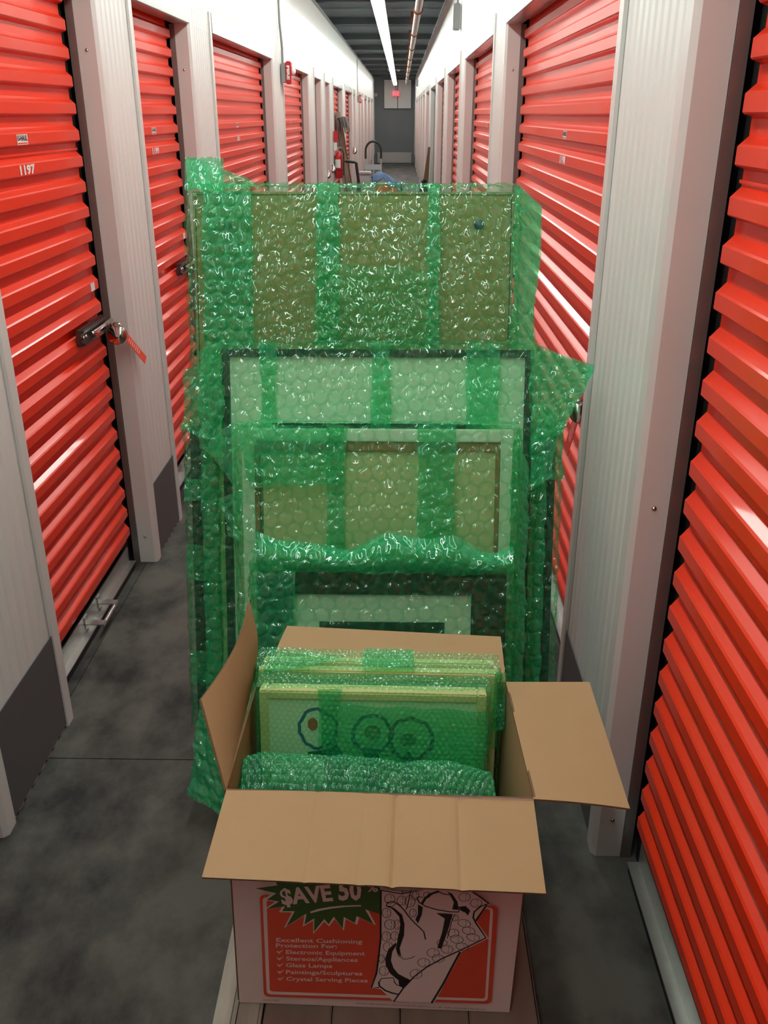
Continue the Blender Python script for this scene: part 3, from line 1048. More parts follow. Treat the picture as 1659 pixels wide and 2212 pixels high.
def sheet_board(c4, t, name, m_in, m_out, parent, nu=1, nv=1, shape=None):
    """cardboard sheet: grid between four corners, thickness t along its normal, kraft inside, printed outside, cut edge"""
    P = [np.array(p, float) for p in c4]
    n = np.cross(P[1] - P[0], P[3] - P[0])
    n /= np.linalg.norm(n)
    top, vs, fs, mi = [], [], [], []
    for sgn in (0, 1):
        for j in range(nv + 1):
            for i in range(nu + 1):
                s, q = i / nu, j / nv
                p = (1 - s) * (1 - q) * P[0] + s * (1 - q) * P[1] + s * q * P[2] + (1 - s) * q * P[3]
                if shape is not None:
                    p = p + np.array(shape(s, q))
                vs.append(tuple(p - n * t * sgn))
    M = (nu + 1) * (nv + 1)
    ix = lambda i, j, s: s * M + j * (nu + 1) + i
    for j in range(nv):
        for i in range(nu):
            fs.append((ix(i, j, 0), ix(i + 1, j, 0), ix(i + 1, j + 1, 0), ix(i, j + 1, 0)))
            mi.append(0)
            fs.append((ix(i, j, 1), ix(i, j + 1, 1), ix(i + 1, j + 1, 1), ix(i + 1, j, 1)))
            mi.append(1)
    bd = [(i, 0) for i in range(nu)] + [(nu, j) for j in range(nv)] + [(i, nv) for i in range(nu, 0, -1)] + [(0, j) for j in range(nv, 0, -1)]
    for k in range(len(bd)):
        a, b = bd[k], bd[(k + 1) % len(bd)]
        fs.append((ix(*a, 0), ix(*a, 1), ix(*b, 1), ix(*b, 0)))
        mi.append(2)
    me = bpy.data.meshes.new(name)
    me.from_pydata(vs, [], fs)
    for m in (m_in, m_out, M_cardedge):
        me.materials.append(m)
    me.polygons.foreach_set('material_index', mi)
    me.update()
    return link(bpy.data.objects.new(name, me), parent)


TH = .004
front = sheet_board([BP(1, 0, 0), BP(0, 0, 0), BP(0, 0, BH), BP(1, 0, BH)], -TH, 'front_panel', M_cardwhite, M_card, box)
sheet_board([BP(0, 1, 0), BP(1, 1, 0), BP(1, 1, BH), BP(0, 1, BH)], TH, 'back_panel', M_card, M_cardwhite, box)
sheet_board([BP(0, 0.015, 0), BP(0, .985, 0), BP(0, .985, BH), BP(0, 0.015, BH)], TH, 'side_panel', M_card, M_cardwhite, box)
sheet_board([BP(1, .985, 0), BP(1, 0.015, 0), BP(1, 0.015, BH), BP(1, .985, BH)], TH, 'side_panel', M_card, M_cardwhite, box)
sheet_board([BP(.01, .02, .002), BP(.99, .02, .002), BP(.99, .98, .002), BP(.01, .98, .002)], -.004, 'bottom_panel', M_card, M_card, box)


def loc(x, y, z):
    return (x - BL[0], y - BL[1], z - BL[2])


# front flap, drooping towards the viewer, faint score lines
def fshape(s, q):
    d = 0.0
    for c, w in ((.30, .0015), (.46, .002), (.555, .0042), (.76, .0038)):
        d -= w * math.exp(-abs(s - c) / .009)
    return (0, .0, d + .003 * math.sin(s * 5) * q)


h0, h1 = BP(0, 0, BH), BP(1, 0, BH)
sheet_board([(h0[0] - .012, h0[1] - .156, BH - .033), (h1[0] + .001, h1[1] - .154, BH - .046), h1, h0], TH, 'front_flap', M_card, M_cardwhite, box, 90, 6, fshape)
# right flap, flat and level
h0, h1 = BP(1, .0, BH), BP(1, 1, BH)
sheet_board([h0, (h0[0] + .160, h0[1] - .002, BH - .006), (h1[0] + .165, h1[1] - .006, BH + .006), h1], TH, 'side_flap', M_card, M_cardwhite, box, 10, 10,
            lambda s, q: (0, 0, -.0025 * math.exp(-abs(q - .82) / .02) - .010 * s * s * (1 - q)))
# back flap, folded back, left corner cut
h0, h1 = BP(0, 1, BH), BP(1, 1, BH)
sheet_board([h0, h1, (h1[0] + .006, h1[1] + .160, BH + .006), (h0[0] + .035, h0[1] + .178, BH + .010)], TH, 'back_flap', M_card, M_cardwhite, box, 12, 8,
            lambda s, q: ((.0 if s > .06 else .012 * (1 - q)), 0, .004 * math.sin(q * 3.1)))
# left flap, standing up and buckled outwards at its near corner
h0, h1 = BP(0, 0, BH), BP(0, 1, BH)


def lshape(s, q):
    return (.016 * math.sin(math.pi * s) * q + .010 * math.sin(math.pi * q) * s, 0, 0)


sheet_board([h0, loc(-.287, 1.52, .714), loc(-.294, 1.548, .868), loc(-.334, 1.262, .838)], TH, 'side_flap', M_card, M_cardwhite, box, 12, 10, lshape)
# ---- printing on the front panel (millimetres from the lower left corner)


def ink(layer):
    def f(a, b):
        u, z = a / 513.0, b / 1000.0
        return BP(u, 0, z, TH + .0003 + .00025 * layer)
    return f


RO = [(49, 285), (48, 24), (477, 27), (472, 276)]
WI = [(54, 279), (54, 31), (469, 34), (463, 272)]
RI = [(61, 273), (60, 39), (464, 41), (458, 268)]
STAR = [(42, 300), (79, 290), (62, 274), (83, 270), (60, 251), (94, 259), (88, 247), (111, 248), (95, 210), (132, 243), (128, 216), (146, 232), (145, 199), (164, 231), (172, 219), (181, 238), (197, 209), (199, 238), (219, 224), (222, 241), (252, 224), (237, 258), (264, 248), (263, 310), (250, 334), (211, 352), (145, 359), (93, 343), (79, 313), (82, 309)]
ULINE = [(139, 249), (153, 256), (174, 262), (196, 266), (229, 269), (230, 266), (201, 263), (177, 258), (157, 252), (140, 245)]
SIL = [(263, 309), (318, 301), (346, 314), (379, 318), (427, 306), (455, 283), (435, 239), (460, 198), (414, 163), (370, 25), (293, 25), (269, 57), (249, 59), (262, 113), (265, 186)]
poly_mesh([rrect(RO, 12)], ink(0), 'print_border', M_inkred, front)
poly_mesh([rrect(WI, 9)], ink(1), 'print_line', M_inkwhite, front)
poly_mesh([rrect(RI, 7)], ink(2), 'print_field', M_inkred, front)
cs = Vector((165, 285))
wst = []
for a, b in STAR:
    v = Vector((a, b)) - cs
    wst.append(tuple(cs + v * (1 + 6.0 / v.length)))
poly_mesh([wst], ink(3), 'burst_outline', M_inkwhite, front)
poly_mesh([STAR], ink(4), 'burst', M_inkgreen, front)
poly_mesh([SIL], ink(5), 'pot_drawing_ground', M_inkwhite, front)
poly_mesh([ULINE], ink(6), 'burst_underline', M_inkwhite, front)


def rot_ink(layer, o, ang):
    f = ink(layer)
    c, s = math.cos(ang), math.sin(ang)
    return lambda a, b: f(o[0] + (a - o[0]) * c - (b - o[1]) * s, o[1] + (a - o[0]) * s + (b - o[1]) * c)


text_mesh('$AVE', rot_ink(6, (91, 259), R(9)), 'lettering', M_inkwhite, front, box=(90, 256, 182, 302))
text_mesh('50', rot_ink(6, (190, 278), R(3)), 'lettering', M_inkwhite, front, box=(190, 277, 231, 329))
text_mesh('%', ink(6), 'lettering', M_inkwhite, front, box=(240, 301, 259, 322))
for key, bs, cap in zip(LINES, [((76, 171), (233, 174)), ((75, 157), (187, 160)), ((93, 141), (238, 144)), ((93, 124), (225, 127)), ((92, 107), (178, 109)), ((92, 89), (234, 92)), ((92, 71), (244, 74))], [10] * 2 + [10] * 5):
    text_mesh(key, ink(6), 'lettering', M_inkwhite, front, base=bs, cap=cap)
for y in (145, 128, 111, 93, 75):
    poly_mesh([[(76, y + 1), (80, y - 5), (89, y + 7), (80.5, y + 0.5)], [(75.5, y + 1), (77.5, y + 3), (81, y), (80, y - 5)]], ink(6), 'check_mark', M_inkwhite, front)
text_mesh('LOT', ink(6), 'lettering', M_inkblack, front, base=((46, 15), (78, 15)), cap=3.2)
text_mesh(FINE, ink(6), 'lettering', M_inkblack, front, base=((223, 15), (468, 11)), cap=4)
thick = [([(264, 306), (266, 186), (263, 138), (260, 98), (251, 60), (266, 62)], 3.2), ([(264, 306), (284, 302), (301, 299), (316, 304), (318, 308)], 2.2),
         ([(424, 309), (440, 296), (454, 283), (441, 276), (430, 262), (429, 248), (434, 236), (455, 199), (407, 163)], 3.0),
         ([(407, 163), (380, 144), (352, 120), (330, 94), (310, 61), (294, 25)], 3.0), ([(411, 162), (399, 125), (384, 77), (365, 25)], 4.0), ([(451, 280), (434, 240)], 3.2),
         ([(275, 268), (285, 264), (298, 249), (302, 226), (301, 197), (295, 164), (299, 147), (309, 138), (322, 141), (329, 147)], 1.6),
         ([(275, 277), (287, 280), (297, 272), (306, 261), (315, 245), (325, 231), (336, 218), (343, 209), (347, 190)], 2.4),
         ([(274, 269), (276, 276), (285, 280), (292, 276), (285, 268), (274, 269)], 1.6),
         ([(328, 290), (332, 280), (344, 271), (364, 264), (387, 260), (402, 260), (405, 267), (400, 274)], 2.4), ([(328, 290), (330, 294), (338, 292)], 1.8),
         ([(366, 307), (371, 303), (384, 300)], 2.0), ([(396, 253), (391, 234), (389, 216), (386, 194)], 1.6),
         ([(265, 76), (270, 86), (292, 89), (294, 77), (299, 70), (310, 66)], 2.0), ([(265, 76), (266, 66), (278, 54), (291, 48), (303, 45)], 3.4),
         ([(316, 304), (313, 280), (310, 262)], 1.8), ([(301, 299), (302, 306)], 1.6)]
fills = [[(275, 271), (289, 264), (303, 249), (308, 226), (308, 198), (301, 166), (304, 147), (309, 144), (301, 147), (294, 164), (298, 197), (301, 223), (298, 244), (287, 260)],
         [(364, 310), (349, 302), (340, 291), (335, 278), (339, 275), (345, 290), (356, 301), (368, 306)],
         [(380, 308), (389, 303), (399, 285), (403, 265), (391, 266), (393, 283), (386, 298)],
         [(330, 275), (331, 253), (327, 238), (332, 229), (338, 251), (339, 269)],
         [(363, 256), (392, 255), (388, 225), (382, 194), (376, 168), (369, 170), (376, 210), (379, 243)],
         [(294, 180), (281, 163), (275, 138), (277, 119), (286, 99), (299, 85), (311, 78), (323, 85), (313, 91), (300, 100), (291, 115), (286, 134), (288, 156), (295, 173)],
         [(301, 83), (323, 84), (310, 63), (303, 68)], [(403, 273), (414, 275), (423, 264), (419, 252), (415, 259), (407, 263)]]
BUB = [(275, 252, 8, 12), (280, 286, 9, 12), (301, 283, 8, 11), (316, 282, 9, 14), (325, 296, 6, 11), (282, 224, 10, 12), (295, 224, 6, 12), (276, 194, 8, 12), (291, 196, 7, 11), (280, 168, 9, 12), (269, 137, 5, 11), (274, 106, 9, 12), (411, 296, 10, 10), (432, 283, 10, 10), (414, 233, 12, 9), (423, 215, 12, 9), (432, 199, 12, 9), (396, 208, 10, 10), (403, 193, 12, 10), (414, 175, 12, 9), (387, 167, 11, 10), (377, 183, 9, 9), (362, 157, 11, 11), (372, 143, 11, 10), (346, 131, 11, 11), (333, 101, 11, 12), (397, 246, 6, 8), (322, 254, 6, 10), (345, 298, 6, 7)]
quads = []
for p, w in thick:
    quads += stroke(p, w)
poly_mesh(quads + fills, ink(6.4), 'pot_drawing_lines', M_inkblack, front)
quads = []
for a, b, c, d in BUB:
    quads += stroke(ellipse(a, b, c, d, 18, R(-25) if a > 340 and b < 240 else 0), 1.1)
    quads += stroke([(a + c * .15, b + d * .8), (a + c * .3, b + d * .1)], .8) + stroke([(a + c * .3, b - d * .2), (a + c * .15, b - d * .8)], .8)
poly_mesh(quads, ink(6.2), 'pot_drawing_bubbles', M_inkblack, front)


# ------------------------------------------------------------------ THINGS IN THE BOX (small-bubble wrap)
def small_wrapped(name, yb, label, lean, group='wrapped pictures packed in the box', zb=.212):
    return empty(name, (0, yb, zb), (R(-lean), 0, R(-1.0)), label=label, cat='picture', group=group)


SB = dict(pitch=.0112, amp=.0026, res=.0019)
FP = small_wrapped('wrapped_picture', 1.330, 'childlike painting of three ring flowers in a pale wood frame, wrapped, in the cardboard box', 8)
slab(-.250, .152, .006, .012, .02, .528, 'picture_sheet', M_mat, FP)
rails(-.264, .167, 0, .545, .017, .0, .036, 'frame', M_pine, FP, .003, .018)


def onpic(dep):
    return lambda a, b: (a, .006 - dep, b)


def ring(cx, cy, a, b, w, seed, gap=None):
    rng = random.Random(seed)
    pts = []
    for k in range(29):
        if gap and gap[0] <= k <= gap[1]:
            continue
        q = 2 * math.pi * k / 28
        j = 1 + rng.uniform(-.05, .05)
        pts.append((cx + a * j * math.cos(q), cy + b * j * math.sin(q)))
    return stroke(pts, w)


poly_mesh(ring(-.153, .465, .036, .042, .0065, 1, (4, 6)), onpic(.0006), 'painted_ring', M_bluepaint, FP)
poly_mesh(ring(-.048, .455, .037, .040, .0075, 2, (19, 22)), onpic(.0006), 'painted_ring', M_bluepaint, FP)
poly_mesh(ring(.026, .447, .041, .044, .0075, 3), onpic(.0010), 'painted_ring', M_maroon, FP)
poly_mesh([ellipse(-.163, .474, .010, .014, 12)[:-1]], onpic(.0008), 'painted_centre', M_redpaint, FP)
poly_mesh([ellipse(-.048, .459, .016, .016, 12)[:-1]], onpic(.0008), 'painted_centre', M_ochre, FP)
poly_mesh([ellipse(.020, .444, .017, .015, 12)[:-1]], onpic(.0008), 'painted_centre', M_ochre, FP)
poly_mesh([[(-.175, .414), (-.135, .420), (-.118, .432), (-.105, .410), (-.09, .39), (-.10, .30), (-.135, .30), (-.14, .40), (-.172, .405)],
           [(-.066, .42), (-.040, .42), (-.030, .395), (.02, .39), (.03, .38), (-.03, .375), (-.04, .30), (-.066, .30)],
           [(.012, .41), (.022, .42), (.03, .408), (.055, .40), (.03, .396), (.022, .30), (.005, .30)]], onpic(.0007), 'painted_leaves', M_leaf, FP)
wrap_obj([patch([(-.268, -.008, .30), (.172, -.008, .30), (.172, -.008, .552), (-.268, -.008, .552)], seed=201, wr=.0012, edge=.001, **SB),
          patch([(-.268, -.008, .556), (.172, -.008, .556), (.172, .044, .560), (-.268, .044, .560)], seed=202, wr=.0010, edge=.001, **SB),
          patch([(.174, -.008, .05), (.174, .034, .05), (.174, .034, .55), (.174, -.008, .55)], seed=203, wr=.001, edge=.001, pitch=.0112, amp=.0026, res=.003),
          patch([(-.270, .034, .05), (-.270, -.008, .05), (-.270, -.008, .55), (-.270, .034, .55)], seed=204, wr=.001, edge=.001, pitch=.0112, amp=.0026, res=.003),
          patch([(-.268, -.008, .02), (.172, -.008, .02), (.172, -.008, .302), (-.268, -.008, .302)], seed=205, wr=.0012, edge=.001, pitch=.0112, amp=.0026, res=.0035)], 'bubble_wrap', M_filmsmall, FP)
wrap_obj([patch([(-.145, -.016, .33), (.168, -.016, .34), (.168, -.014, .520), (-.142, -.014, .53)], seed=206, wr=.0012, edge=.003, **SB)], 'wrap_overlap', M_filmsmallfold, FP)
wrap_obj([patch([(-.150, -.018, .44), (-.120, -.018, .44), (-.105, -.012, .558), (-.150, -.012, .558)], seed=207, wr=.0012, edge=.002, **SB)], 'wrap_overlap', M_filmsmallfold, FP)

BB = small_wrapped('wrapped_picture', 1.416, 'pale wood frames bundled in bubble wrap at the back of the cardboard box', 7)
rails(-.276, .196, 0, .540, .022, .0, .025, 'frame', M_pine, BB, .003)
slab(-.258, .178, .008, .014, .02, .52, 'picture_sheet', M_mat, BB)
rails(-.270, .190, .0, .548, .022, .026, .048, 'frame', M_pine, BB, .003)
wrap_obj([patch([(-.280, -.008, .40), (.200, -.008, .38), (.200, -.008, .538), (-.280, -.008, .545)], seed=211, wr=.0015, edge=.001, **SB),
          patch([(-.280, -.008, .548), (.200, -.008, .542), (.200, .054, .556), (-.280, .054, .562)], seed=212, wr=.0015, edge=.002, **SB),
          patch([(.202, -.008, .05), (.202, .05, .05), (.202, .05, .54), (.202, -.008, .54)], seed=213, wr=.001, edge=.001, pitch=.0112, amp=.0026, res=.003),
          patch([(-.282, .05, .05), (-.282, -.008, .05), (-.282, -.008, .55), (-.282, .05, .55)], seed=214, wr=.001, edge=.001, pitch=.0112, amp=.0026, res=.003)], 'bubble_wrap', M_filmsmall, BB)
wrap_obj([patch([(-.07, -.012, .555), (.03, -.012, .555), (.03, .05, .566), (-.07, .05, .566)], seed=215, wr=.001, edge=.001, **SB),
          patch([(-.272, -.014, .535), (-.19, -.012, .55), (-.10, .02, .562), (-.25, .03, .57)], seed=217, wr=.003, edge=.003, **SB)], 'wrap_overlap', M_filmsmallfold, BB)
wrap_obj([patch([(.185, -.012, .42), (.212, -.016, .43), (.214, .02, .535), (.19, -.004, .548)], seed=216, wr=.003, edge=.002, **SB)], 'wrap_flap', M_filmsmallfold, BB)

LP = small_wrapped('wrapped_bundle', 1.212, 'low dark bundle with a gold edge just inside the front of the box', 3)
slab(-.265, .165, .004, .055, .0, .425, 'frame', M_darkframe, LP, .004)
slab(-.262, .162, .0, .006, .0, .432, 'gold_edge', M_gold, LP, .002)


def roll(V, S, T):
    V = V.copy()
    V[..., 2] += .030 * np.sin(np.clip(T, 0, 1) * math.pi) - .012 * (np.abs(2 * S - 1) ** 4) + .004 * np.sin(S * 17)
    return V


wrap_obj([patch([(-.276, .004, .430), (.176, .004, .424), (.165, .104, .432), (-.285, .112, .448)], seed=221, wr=.004, edge=.003, fn=roll, pitch=.0125, amp=.0065, res=.0017),
          patch([(-.276, -.006, .10), (.176, -.006, .10), (.176, -.004, .43), (-.276, -.004, .436)], seed=223, wr=.001, edge=.001, pitch=.0112, amp=.0026, res=.0035),
          patch([(.176, .0, .05), (.176, .09, .05), (.170, .10, .43), (.176, .0, .425)], seed=224, wr=.002, edge=.001, pitch=.0112, amp=.0026, res=.003),
          patch([(-.285, .1, .05), (-.278, .0, .05), (-.278, .0, .43), (-.285, .11, .448)], seed=225, wr=.002, edge=.001, pitch=.0112, amp=.0026, res=.003)], 'bubble_wrap', M_filmsmallfold, LP)


# ------------------------------------------------------------------ LOCKS, TAGS AND WALL FITTINGS
def padlock(x, y, z, s, label, big=1.0):
    e = empty('padlock', (x, y, z), label=label, cat='padlock', group='disc padlocks on the doors')
    g = MB()
    g.lathe([(0, -.014), (.030 * big, -.014), (.036 * big, -.008), (.036 * big, .008), (.030 * big, .014), (0, .014)], (0, 0, -.035 * big), 20, 'y')
    g.build('body', M_chrome, e)
    g = MB()
    g.tube([(.020 * big * math.cos(q), 0, .020 * big * math.sin(q) - .012 * big) for q in [math.pi * k / 8 for k in range(9)]], .005 * big, 8)
    g.build('shackle', M_chrome, e)
    return e


def lock_tag(x, y, z, label, a=(0.0, .1, -.16), w=.036, lines=True):
    e = empty('lock_tag', (x, y, z), label=label, cat='tag', group='red tags hanging from padlocks')
    d = Vector(a)
    sd = Vector((0, d.z, -d.y)).normalized() * w / 2
    nx = d.cross(sd).normalized() * .0008
    neck = d * .12
    vs = []
    for o in (-nx, nx):
        vs += [o, neck + sd + o, d + sd + o, d - sd + o, neck - sd + o]
    g = MB()
    g.add([tuple(v) for v in vs], [(0, 1, 2, 3, 4), (9, 8, 7, 6, 5)] + [(k, (k + 1) % 5, (k + 1) % 5 + 5, k + 5) for k in range(5)])
    g.build('strip', M_redtag, e)
    if lines:
        g = MB()
        for k in range(7):
            t = .34 + k * .065
            for off in (-nx * 1.4, nx * 1.4):
                p = d * t + off
                b = d * (t + .016) + off
                q = sd * (.62 if k % 3 else .42)
                g.add([tuple(p - q), tuple(p + q), tuple(b + q), tuple(b - q)], [(0, 1, 2, 3)])
        g.build('print', M_whitedot, e)
        g = MB()
        for off in (-nx * 1.5, nx * 1.5):
            p, b, q = d * .16 + off, d * .27 + off, sd * .7
            g.add([tuple(p - q), tuple(p + q), tuple(b + q), tuple(b - q)], [(0, 1, 2, 3)])
        g.build('emblem', M_whitedot, e)
    return e


padlock(-1.052, 3.30, 1.035, -1, 'round steel padlock on the latch of the door numbered 1197')
lock_tag(-1.045, 3.315, 1.02, 'red printed paper tag hanging from the padlock at door 1197', (.055, .10, -.145))
padlock(WL + .02, 4.97 - .16, 1.03, -1, 'steel padlock on door 1199, half hidden by the tallest wrapped picture')
padlock(WR + .03, 2.585, .965, 1, 'dark padlock on door 1198, peeking out by the white column', .9)
lock_tag(WR + .035, 2.63, .93, 'red printed tag below the padlock on the right wall', (-.01, .085, -.16), .055)
padlock(WL + .012, 10.99, .99, -1, 'padlock on the left wall just before the long red tag', 1.3)
padlock(WL + .012, 13.33, 1.02, -1, 'padlock on the left wall between the long red tag and the extinguisher', 1.3)
lock_tag(WL + .05, 12.68, .96, 'long red tag hanging left of the fire extinguisher above the wrapped board', (.07, .02, -.19), .07, False)
padlock(WL + .02, 14.17, 1.06, -1, 'padlock on the column that carries the fire extinguisher', 1.5)
padlock(WL + .03, 20.57, 1.10, -1, 'small padlock on the left wall beyond the scuffed board', 1.8)


def conduit(pts, name, label, r=.010):
    g = MB(pts[0])
    g.tube(pts, r, 8)
    o = g.build(name, M_greybox)
    o.location = pts[0]
    return tag(o, label, 'conduit')


def fire_alarm(y, z, label, sc=1.0):
    e = empty('fire_alarm', (WL, y, z), label=label, cat='fire alarm', group='red fire alarms on the left wall')
    g = MB()
    g.bevbox(.009, .045, -.06, .06, -.075, .075, .004)
    g.build('back_box', M_greybox, e)
    g = MB()
    g.bevbox(.046, .095, -.062, .062, -.088, .088, .008)
    g.build('plate', M_redplastic, e)
    g = MB()
    g.lathe([(.034, .095), (.034, .104), (.026, .120), (.012, .128), (0, .130)], (0, -.005, .012), 16, 'x')
    g.build('strobe', M_whitedot, e)
    def f(a, b):
        return (.070 + b, -.0628, .055 - a)
    text_mesh('FIRE', f, 'lettering', M_whitedot, e, box=(0.0, -.012, .11, .012))
    return e


fire_alarm(8.52, 2.075, 'red fire alarm with white strobe on the left wall, nearest the viewer')
fire_alarm(23.0, 2.08, 'small distant red fire alarm on the left wall')
conduit([(WL + .022, 8.50, 2.15), (WL + .022, 8.50, 2.26), (WL + .014, 8.46, 2.45), (WL + .014, 8.46, 2.95)], 'conduit', 'thin pale conduit running up from the near red fire alarm')
conduit([(WL + .018, 22.9, 2.16), (WL + .014, 22.9, 2.95)], 'conduit', 'thin conduit running up from the distant fire alarm')
e = empty('junction_box', (WR, 8.88, 2.525), label='grey electrical box high on the right wall', cat='junction box')
g = MB()
g.bevbox(-.065, -.008, -.07, .07, -.10, .10, .005)
g.build('body', M_greybox, e)
g = MB()
g.bevbox(-.070, -.0645, -.062, .062, -.092, .092, .002)
g.build('cover', M_greybox, e)
g = MB()
g.tube([(-.035, 0, .10), (-.035, 0, .44)], .012, 8)
g.build('conduit', M_greybox, e)
e = empty('junction_box', (WR, 30.0, 2.62), label='tiny grey box high on the right wall near the far end', cat='junction box')
g = MB()
g.bevbox(-.07, -.008, -.07, .07, -.10, .10, .005)
g.build('body', M_greybox, e)
g = MB()
g.bevbox(-.075, -.0695, -.06, .06, -.09, .09, .002)
g.build('cover', M_greybox, e)

# sprinkler pipe
e = empty('sprinkler_pipe', (.175, 0, 2.80), label='long galvanised sprinkler pipe with clamps hanging right of the strip lights', cat='pipe')
g = MB()
g.tube([(0, -3.5, 0), (0, 37.2, .0)], .040, 14)
g.build('pipe', M_pipe, e)
k = 0
for y in (11.2, 14.3, 17.3, 20.4, 23.4, 26.5, 29.5, 32.6):
    g = MB()
    g.lathe([(.041, -.03), (.054, -.03), (.054, .03), (.041, .03)], (0, y, 0), 14, 'y')
    g.tube([(0, y, .04), (0, y, .25)], .008, 6)
    g.bevbox(-.05, .05, y - .012, y + .012, -.012, .012, .003)
    g.build('clamp', M_rust, e)
    g = MB()
    g.box(-.06, .0, y - .09, y - .05, .10, .26)
    g.build('hanger_bracket', M_rust, e)

# emergency light with two heads
e = empty('emergency_light', (-.245, 31.2, 2.98), label='twin-headed white emergency light above the far end of the strip lights', cat='light')
g = MB()
g.bevbox(-.09, .09, -.03, .03, .05, .13, .008)
g.tube([(0, 0, .13), (0, 0, .38)], .008, 6)
g.build('battery_box', M_housing, e)
for sx in (-.13, .14):
    g = MB()
    g.lathe([(0, -.05), (.05, -.05), (.062, -.03), (.05, .02), (.02, .05), (0, .05)], (sx, -.02, .06), 16, 'y')
    g.build('lamp_head', M_whitedot, e)

# fire extinguisher
e = empty('fire_extinguisher', (WL + .075, 14.78, .85), label='red fire extinguisher with black hose mounted on the left column', cat='extinguisher')
g = MB()
g.lathe([(0, 0), (.055, 0), (.060, .01), (.060, .30), (.052, .34), (.030, .365), (.020, .38), (0, .38)], (0, 0, 0), 22)
g.build('cylinder', M_redplastic, e)
g = MB()
g.lathe([(.0604, .108), (.0612, .110), (.0612, .118), (.0604, .120)], (0, 0, 0), 22)
g.build('strap', M_black, e)
vs, fs = [], []
for k in range(7):
    q = R(-150 + k * 15)
    for z in (.15, .27):
        vs.append((.0612 * math.cos(q), .0612 * math.sin(q), z))
g = MB()
g.add(vs, [(2 * k, 2 * k + 2, 2 * k + 3, 2 * k + 1) for k in range(6)])
g.build('instruction_label', M_whitedot, e)
g = MB()
g.tube([(0, 0, .38), (0, 0, .42)], .016, 10)
g.tube([(-.06, 0, .44), (.0, 0, .425), (.05, 0, .43)], .010, 8)
g.tube([(-.06, 0, .47), (.0, 0, .440), (.04, 0, .445)], .009, 8)
g.build('valve_handle', M_chrome, e)
g = MB()
g.tube([(.02, -.02, .42), (.06, -.03, .41), (.078, -.03, .36), (.080, -.03, .22), (.078, -.03, .10), (.074, -.03, .04)], .009, 8)
g.build('hose', M_black, e)
g = MB()
g.box(-.066, -.060, -.03, .03, .05, .34)
g.build('bracket', M_steel, e)
e = empty('extinguisher_sign', (WL, 14.74, 1.45), label='red folded wall sign above the fire extinguisher', cat='sign')
g = MB()
g.add([(.009, .02, -.08), (.075, -.05, -.08), (.009, -.06, -.08), (.009, .02, .07), (.075, -.05, .07), (.009, -.06, .07)], [(0, 1, 4, 3), (1, 2, 5, 4), (0, 2, 1), (3, 4, 5)])
g.build('plate', M_redplastic, e)
g = MB()
g.add([(.014, -.0575, -.19), (.060, -.0545, -.19), (.060, -.0545, -.09), (.014, -.0575, -.09)], [(0, 1, 2, 3)])
g.box(.008, .0092, -.06, .02, -.20, -.08)
g.build('instruction_card', M_whitedot, e)

# scuffed board and mop leaning on the left wall
e = empty('leaning_board', (-.80, 15.75, 0), (0, R(-8.3), 0), label='tall scuffed white board leaning on the left wall behind the extinguisher', cat='board')
g = MB()
g.bevbox(-.06, .075, -.012, .012, 0, 1.80, .004)
g.build('board', M_dirtboard, e)
g = MB()
g.bevbox(-.02, .0, -.016, -.0125, .05, 1.76, .002)
g.build('batten', M_mop, e)
e = empty('string_mop', (-.70, 15.6, 0), (0, R(-8.8), 0), label='upside-down grey string mop leaning beside the scuffed board', cat='mop')
g = MB()
g.tube([(0, 0, .01), (0, 0, 1.62)], .011, 8)
g.build('handle', M_ply, e)
g = MB()
rng = random.Random(4)
for k in range(26):
    q = rng.uniform(0, 6.28)
    a, b = .09 * math.cos(q), .05 * math.sin(q)
    L = rng.uniform(.10, .22)
    g.tube([(a * .15, b * .15, 1.62), (a * .6, b * .6, 1.73), (a, b, 1.72), (a * 1.25, b * 1.25, 1.70 - L)], .008, 5)
g.build('mop_strings', M_mop, e)

# clutter standing beyond the cart
e = empty('hand_truck', (-.52, 17.9, 0), (R(-6), 0, 0), label='upright hand truck with black looped handle far down the corridor', cat='hand truck')
lp = [(.145 * math.cos(q), 0, 1.13 + .17 * math.sin(q)) for q in [math.pi * k / 12 for k in range(13)]]
g = MB()
g.tube([(.145, 0, 1.0)] + lp + [(-.145, 0, 1.0)], .020, 10)
g.build('grip_loop', M_black, e)
g = MB()
g.tube([(-.145, 0, .12), (-.145, 0, 1.0)], .014, 8)
g.tube([(.145, 0, .12), (.145, 0, 1.0)], .014, 8)
g.tube([(0, .01, .12), (0, .01, 1.29)], .012, 8)
for z in (.25, .45, .65):
    g.box(-.145, .145, -.006, .006, z - .02, z + .02)
g.build('frame', M_bin, e)
g = MB()
g.bevbox(-.15, .15, -.012, .012, .80, .90, .004)
g.build('cross_plate', M_bin, e)
g = MB()
g.bevbox(-.20, .20, -.22, .0, .085, .095, .003)
g.build('toe_plate', M_alu, e)
for sx in (-.18, .18):
    g = MB()
    g.lathe([(0, -.025), (.095, -.025), (.115, -.012), (.115, .012), (.095, .025), (0, .025)], (sx, .06, .105), 18, 'x')
    g.build('wheel', M_black, e)

